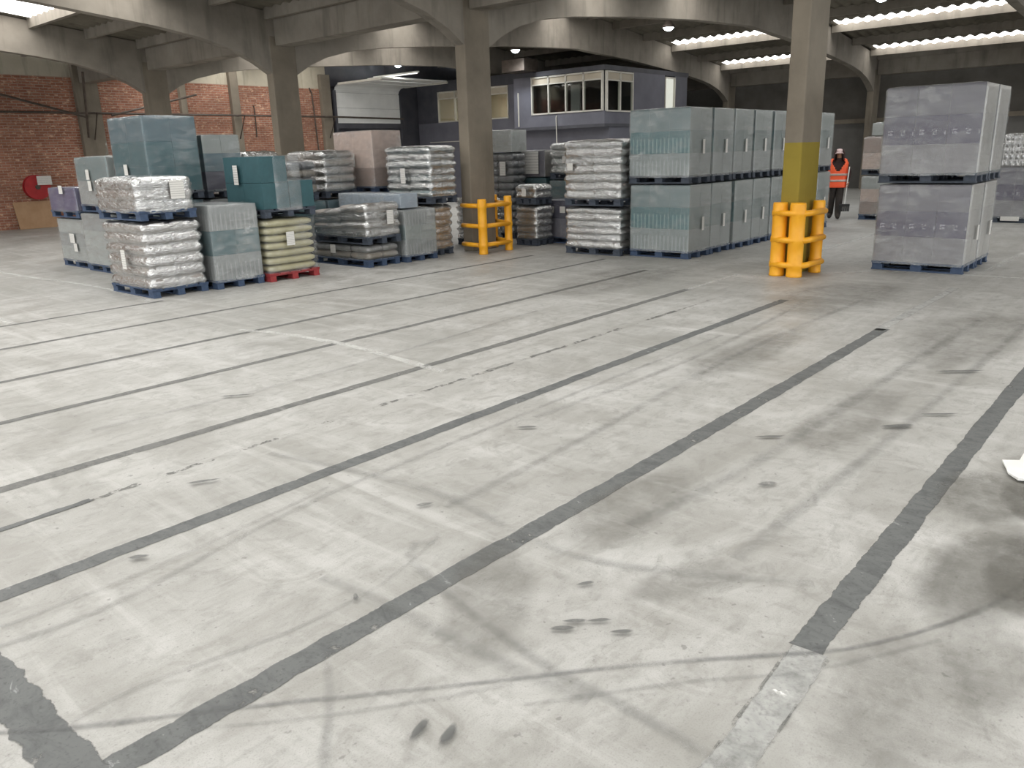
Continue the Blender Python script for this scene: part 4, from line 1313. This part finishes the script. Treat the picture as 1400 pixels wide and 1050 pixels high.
# ------------------------------------------------------------------ yellow column guards
def guard(label, posts, paths, base, rails=(0.16, 0.50, 0.86), h=1.0, r=0.1):
    g = empty('column_guard', (base[0], base[1], 0)); tag(g, label, 'column guard', 'yellow column guards')
    for (x, y, rr, hh) in posts:
        prof = [(0.001, 0), (rr, 0), (rr, 0.02), (rr * 0.96, 0.05)]
        for z in rails: prof += [(rr * 0.96, z - 0.05), (rr * 1.05, z - 0.03), (rr * 1.05, z + 0.03), (rr * 0.96, z + 0.05)]
        prof += [(rr * 0.96, hh - 0.03), (rr * 0.9, hh), (rr * 0.6, hh), (0.001, hh - 0.005)]
        MB().lathe(prof, 20, (x - base[0], y - base[1], 0)).build('post', M['yellow_plastic'], g, True)
    for z in rails:
        for p in paths:
            pts = [(x - base[0], y - base[1], z) for x, y in p]
            MB().tube(pts, 0.042, 10).build('rail', M['yellow_plastic'], g, True)
    return g


guard('tall yellow plastic guard of paired posts around the yellow-footed column', [(10.86, 4.50, 0.103, 1.0), (10.83, 4.24, 0.108, 1.0), (11.40, 4.17, 0.085, 1.0), (11.72, 4.70, 0.085, 1.0)],
      [[(10.79, 4.56), (10.75, 4.24), (10.84, 4.12), (11.40, 4.08)], [(11.44, 4.15), (11.74, 4.70)]], (11.2, 4.45))
guard('small yellow plastic guard with open rail ends around the bare concrete column', [(10.72, 9.96, 0.085, 0.98), (11.45, 9.98, 0.075, 1.0), (11.75, 10.6, 0.07, 1.0)],
      [[(10.76, 10.5), (10.72, 10.3), (10.70, 9.96), (11.45, 9.94)], [(11.47, 9.98), (11.76, 10.6)]], (11.2, 10.3))

# ------------------------------------------------------------------ hose reel, board, scrap
hr = empty('fire_hose_reel', (9.35, V_WALL - 0.02, 1.2)); tag(hr, 'round red fire hose reel on the brick wall', 'hose reel')


def disc_y(parent, name, mat, r0, r1, y0, y1, seg=32):
    mb = MB()
    for y in (y0, y1):
        for r in (r0, r1):
            for s in range(seg):
                t = 2 * PI * s / seg; mb.v.append((r * math.cos(t), y, r * math.sin(t)))
    for s in range(seg):
        s2 = (s + 1) % seg
        a, b, c, d = 0, seg, 2 * seg, 3 * seg
        mb.f += [(a + s, a + s2, b + s2, b + s), (c + s, d + s, d + s2, c + s2), (b + s, b + s2, d + s2, d + s), (a + s, c + s, c + s2, a + s2)]
    return mb.build(name, mat, parent)


disc_y(hr, 'reel_plate', M['red'], 0.05, 0.36, -0.22, -0.19)
disc_y(hr, 'reel_plate', M['red'], 0.05, 0.36, -0.06, -0.03)
disc_y(hr, 'hose_coil', M['black'], 0.1, 0.27, -0.19, -0.06)
disc_y(hr, 'hub', M['steel'], 0.0, 0.07, -0.24, 0.0)
tag(MB().box(0.0, 0.4, -0.27, -0.24, 0.06, 0.32).build('notice_plate', M['label'], hr), 'white printed notice plate')
bd = MB().box(-0.6, 0.6, -0.012, 0.012, 0, 0.82).build('leaning_board', M['board']); tag(bd, 'brown board sheet leaning against the brick wall under the hose reel', 'board')
bd.location = (9.25, V_WALL - 0.27, 0.003); bd.rotation_euler = (-0.3, 0, 0)
mb = MB(); rnd = random.Random(3)
pts = [(0.0, 0.0), (0.05, 0.07), (0.12, 0.045), (0.2, 0.1), (0.13, -0.07), (0.08, -0.12), (0.0, -0.16), (-0.06, -0.12), (-0.04, -0.05)]
mb.v = [(x, y, 0.0) for x, y in pts] + [(x, y, 0.004 + 0.012 * rnd.random()) for x, y in pts]
n = len(pts)
mb.f = [tuple(range(n))[::-1], tuple(range(n, 2 * n))] + [(i, (i + 1) % n, n + (i + 1) % n, n + i) for i in range(n)]
sc = mb.build('paper_scrap', M['white']); sc.scale = (1.25, 1.25, 1); sc.location = (4.80, 0.63, 0.018); sc.rotation_euler = (0, 0, -0.6)
tag(sc, 'torn white scrap lying at the edge of the dark floor stain', 'scrap')

# ------------------------------------------------------------------ person walking with a broom
M['hoodie'] = mottled('dark_maroon_hoodie', lin(50, 36, 36), lin(72, 52, 50), 10, 0.85, 0, 0.2)
M['trousers'] = mottled('dark_trousers', lin(40, 36, 34), lin(58, 52, 48), 10, 0.85, 0, 0.2)
M['shoe'] = mottled('dark_shoes', lin(34, 30, 28), lin(50, 44, 40), 10, 0.6)
M['skin'] = mottled('skin', lin(150, 108, 84), lin(172, 128, 102), 6, 0.55)
M['hivis'] = mottled('orange_hi_vis', lin(252, 84, 44), lin(255, 112, 66), 4, 0.6)
M['reflective'] = mottled('grey_reflective_tape', lin(170, 150, 140), lin(200, 184, 174), 8, 0.35)
M['cap'] = mottled('pale_pink_cap', lin(204, 178, 178), lin(226, 204, 202), 8, 0.8)


def skinned(joints, edges, root, sub=2):
    me = bpy.data.meshes.new('skin_src')
    names = list(joints)
    me.from_pydata([joints[k][0] for k in names], [(names.index(a), names.index(b)) for a, b in edges], [])
    o = bpy.data.objects.new('skin_src', me); COL.objects.link(o)
    md = o.modifiers.new('s', 'SKIN'); md.use_smooth_shade = True; md.branch_smoothing = 0.6
    for i, k in enumerate(names):
        r = joints[k][1]
        o.data.skin_vertices[0].data[i].radius = r if isinstance(r, tuple) else (r, r)
        o.data.skin_vertices[0].data[i].use_root = (k == root)
    sb = o.modifiers.new('d', 'SUBSURF'); sb.levels = sub; sb.render_levels = sub
    dg = bpy.context.evaluated_depsgraph_get()
    ev = o.evaluated_get(dg)
    out = bpy.data.meshes.new_from_object(ev)
    bpy.data.objects.remove(o); bpy.data.meshes.remove(me)
    return out


J = {  # facing -Y, +X is the left hand side
    'pelvis': ((0, 0, 0.86), (0.15, 0.11)), 'waist': ((0, 0.0, 1.0), (0.145, 0.105)), 'chest': ((0, 0.0, 1.2), (0.17, 0.12)), 'neckb': ((0, 0.01, 1.36), (0.085, 0.075)),
    'neck': ((0, -0.01, 1.42), (0.055, 0.055)), 'chin': ((0, -0.025, 1.475), (0.062, 0.07)), 'head': ((0, -0.02, 1.54), (0.075, 0.088)), 'crown': ((0, -0.01, 1.595), (0.06, 0.07)),
    'shR': ((-0.17, 0.0, 1.33), 0.075), 'elR': ((-0.225, 0.03, 1.08), 0.058), 'wrR': ((-0.20, -0.08, 0.86), 0.04),
    'shL': ((0.17, 0.0, 1.33), 0.075), 'elL': ((0.245, 0.04, 1.08), 0.058), 'wrL': ((0.245, -0.10, 0.90), 0.04),
    'hpR': ((-0.09, 0, 0.80), 0.115), 'knR': ((-0.105, -0.03, 0.46), 0.092), 'anR': ((-0.11, 0.06, 0.10), 0.075), 'toR': ((-0.12, -0.08, 0.045), (0.05, 0.04)),
    'hpL': ((0.09, 0, 0.80), 0.115), 'knL': ((0.07, -0.10, 0.46), 0.092), 'anL': ((0.065, -0.13, 0.10), 0.075), 'toL': ((0.07, -0.28, 0.045), (0.05, 0.04))}
ED = [('pelvis', 'waist'), ('waist', 'chest'), ('chest', 'neckb'), ('neckb', 'neck'), ('neck', 'chin'), ('chin', 'head'), ('head', 'crown'), ('chest', 'shR'), ('shR', 'elR'), ('elR', 'wrR'),
      ('chest', 'shL'), ('shL', 'elL'), ('elL', 'wrL'), ('pelvis', 'hpR'), ('hpR', 'knR'), ('knR', 'anR'), ('anR', 'toR'), ('pelvis', 'hpL'), ('hpL', 'knL'), ('knL', 'anL'), ('anL', 'toL')]
body_me = skinned(J, ED, 'pelvis')


def hand_mesh(w, side, curl):
    """palm, four fingers and a thumb from the wrist w; side -1 right, 1 left"""
    x, y, z = w
    JJ = {'w': ((x, y, z + 0.01), 0.03), 'p': ((x, y - 0.01, z - 0.05), (0.02, 0.036)), 'k': ((x, y - 0.012, z - 0.085), (0.018, 0.036))}
    ms = [skinned(JJ, [('w', 'p'), ('p', 'k')], 'w', 1)]
    for i, ln in enumerate((0.066, 0.076, 0.07, 0.054)):
        fy = y - 0.042 + 0.021 * i
        c = -side * curl
        JJ = {'a': ((x, fy, z - 0.075), 0.0095), 'b': ((x + c * 0.25, fy, z - 0.085 - ln * 0.45), 0.009), 'c': ((x + c * 0.9, fy, z - 0.085 - ln * 0.7), 0.0085), 'd': ((x + c * 1.5, fy, z - 0.085 - ln * 0.55), 0.0075)}
        ms.append(skinned(JJ, [('a', 'b'), ('b', 'c'), ('c', 'd')], 'a', 1))
    c = -side * curl
    JJ = {'a': ((x, y - 0.03, z - 0.03), 0.012), 'b': ((x + c * 0.5, y - 0.058, z - 0.055), 0.011), 'c': ((x + c * 1.1, y - 0.058, z - 0.085), 0.009)}
    ms.append(skinned(JJ, [('a', 'b'), ('b', 'c')], 'a', 1))
    return ms


bm = bmesh.new()
bm.from_mesh(body_me)
for hm in hand_mesh((-0.20, -0.09, 0.84), -1, 0.03) + hand_mesh((0.245, -0.11, 0.88), 1, 0.03):
    bm.from_mesh(hm)
# face: nose, brow, ears pulled from the head surface
for v in bm.verts:
    x, y, z = v.co
    if z > 1.43 and y < -0.07:
        v.co.y -= 0.020 * math.exp(-((x / 0.014) ** 2 + ((z - 1.515) / 0.022) ** 2))
        v.co.y += 0.008 * math.exp(-(((abs(x) - 0.03) / 0.014) ** 2 + ((z - 1.54) / 0.012) ** 2))
        v.co.y -= 0.006 * math.exp(-((x / 0.025) ** 2 + ((z - 1.485) / 0.008) ** 2))
    if z < 0.0: v.co.z = 0.0
for f in bm.faces:
    c = f.calc_center_median()
    arm = abs(c.x) > 0.17
    if c.z < 0.085: f.material_index = 2
    elif arm and c.z < 0.87 and c.y < -0.04: f.material_index = 3
    elif c.z < 0.84: f.material_index = 1
    elif c.z > 1.42: f.material_index = 3
    else: f.material_index = 0
me = bpy.data.meshes.new('person'); bm.to_mesh(me); bm.free()
for k in ('hoodie', 'trousers', 'shoe', 'skin'): me.materials.append(M[k])
me.shade_smooth()
person = link('person', me, None, (20.0, 6.93, 0.0), math.radians(-70.7))
tag(person, 'person in orange hi-vis vest, dark hoodie and pale cap walking with a broom', 'person')
# eyes
for sx in (-1, 1):
    e = MB().lathe([(0.001, -0.008), (0.006, -0.005), (0.008, 0), (0.006, 0.005), (0.001, 0.008)], 10, (sx * 0.03, -0.100, 1.542)).build('eye', M['black'], person, True)


def shell(name, mat, zs, rx, ry, off, keep, parent, thick=0.012, cy=0.0, seg=48):
    mb = MB(); n = len(zs)
    for j, z in enumerate(zs):
        for i in range(seg):
            a = 2 * PI * i / seg
            mb.v.append(((rx(z) + off) * math.copysign(abs(math.sin(a)) ** 0.8, math.sin(a)), cy - (ry(z) + off) * math.copysign(abs(math.cos(a)) ** 0.8, math.cos(a)), z))
    for j in range(n - 1):
        for i in range(seg):
            i2 = (i + 1) % seg
            a = (i + .5) / seg * 2 * PI
            if keep(a, (zs[j] + zs[j + 1]) / 2): mb.f.append((j * seg + i, j * seg + i2, (j + 1) * seg + i2, (j + 1) * seg + i))
    o = mb.build(name, mat, parent, True)
    s = o.modifiers.new('t', 'SOLIDIFY'); s.thickness = thick; s.offset = 1
    return o


def lerp_tab(tab):
    def f(z):
        for (a, va), (b, vb) in zip(tab, tab[1:]):
            if z <= b: return va + (vb - va) * max(0, min(1, (z - a) / (b - a)))
        return tab[-1][1]
    return f


RXT = lerp_tab([(0.7, 0.205), (0.95, 0.19), (1.15, 0.20), (1.3, 0.215), (1.38, 0.16), (1.42, 0.10)])
RYT = lerp_tab([(0.7, 0.15), (0.95, 0.14), (1.2, 0.155), (1.32, 0.14), (1.42, 0.09)])


def vest_keep(a, z):
    front = min(a, 2 * PI - a)
    if z > 1.10 and front < (z - 1.10) / 0.30 * 0.85: return False      # V neck
    if z > 1.14 and abs(front - PI / 2) < 0.42 and z < 1.36: return False   # arm holes
    return True


vz = [0.74 + 0.02 * k for k in range(34)]
vest = shell('hi_vis_vest', M['hivis'], vz, RXT, RYT, 0.012, vest_keep, person)
for zc in (0.90, 1.04):
    shell('reflective_band', M['reflective'], [zc - 0.025, zc, zc + 0.025], RXT, RYT, 0.026, lambda a, z: True, vest, 0.004)
shell('hood', M['hoodie'], [1.37 + 0.02 * k for k in range(13)], lerp_tab([(1.37, 0.12), (1.45, 0.112), (1.55, 0.108), (1.62, 0.075)]), lerp_tab([(1.37, 0.11), (1.5, 0.12), (1.62, 0.09)]), 0.0,
      lambda a, z: min(a, 2 * PI - a) > 0.75, person, 0.015, -0.005)
mb = MB()
mb.lathe([(0.084, 0.0), (0.086, 0.02), (0.078, 0.045), (0.05, 0.066), (0.001, 0.074)], 24, (0, -0.02, 1.56))
mb.v = [(x, (y + 0.015) * 1.08 - 0.015, z) for x, y, z in mb.v]
cap = mb.build('cap', M['cap'], person, True)
mb = MB()
nb = 12
for j, (ro, dz) in enumerate(((0.082, 0.0), (0.11, -0.012), (0.135, -0.03))):
    for i in range(nb + 1):
        a = -0.85 + 1.7 * i / nb
        mb.v.append((0.95 * ro * math.sin(a) if j else ro * math.sin(a), -0.015 - ro * math.cos(a) * 1.05, 1.565 + dz - 0.02 * (math.sin(a) ** 2)))
for j in range(2):
    for i in range(nb): mb.f.append((j * (nb + 1) + i, j * (nb + 1) + i + 1, (j + 1) * (nb + 1) + i + 1, (j + 1) * (nb + 1) + i))
pk = mb.build('cap_peak', M['cap'], cap, True); pk.modifiers.new('t', 'SOLIDIFY').thickness = 0.006

# broom held upright in the left hand, head just off the floor
br = empty('broom', (20.0, 6.93, 0.0), math.radians(-70.7)); tag(br, 'broom with pale handle and wide dark head, held by the person in orange', 'broom')
MB().tube([(0.245, -0.135, 1.22), (0.225, -0.14, 0.85), (0.20, -0.145, 0.36)], 0.014, 8).build('handle', M['white'], br)
MB().box(0.08, 0.32, -0.19, -0.10, 0.30, 0.36).build('broom_head', M['black'], br, False, 0.01)
bmh = MB()
for k in range(9): bmh.box(0.085 + 0.026 * k, 0.085 + 0.026 * k + 0.022, -0.195, -0.095, 0.19, 0.30)
bmh.build('bristles', M['black'], br)
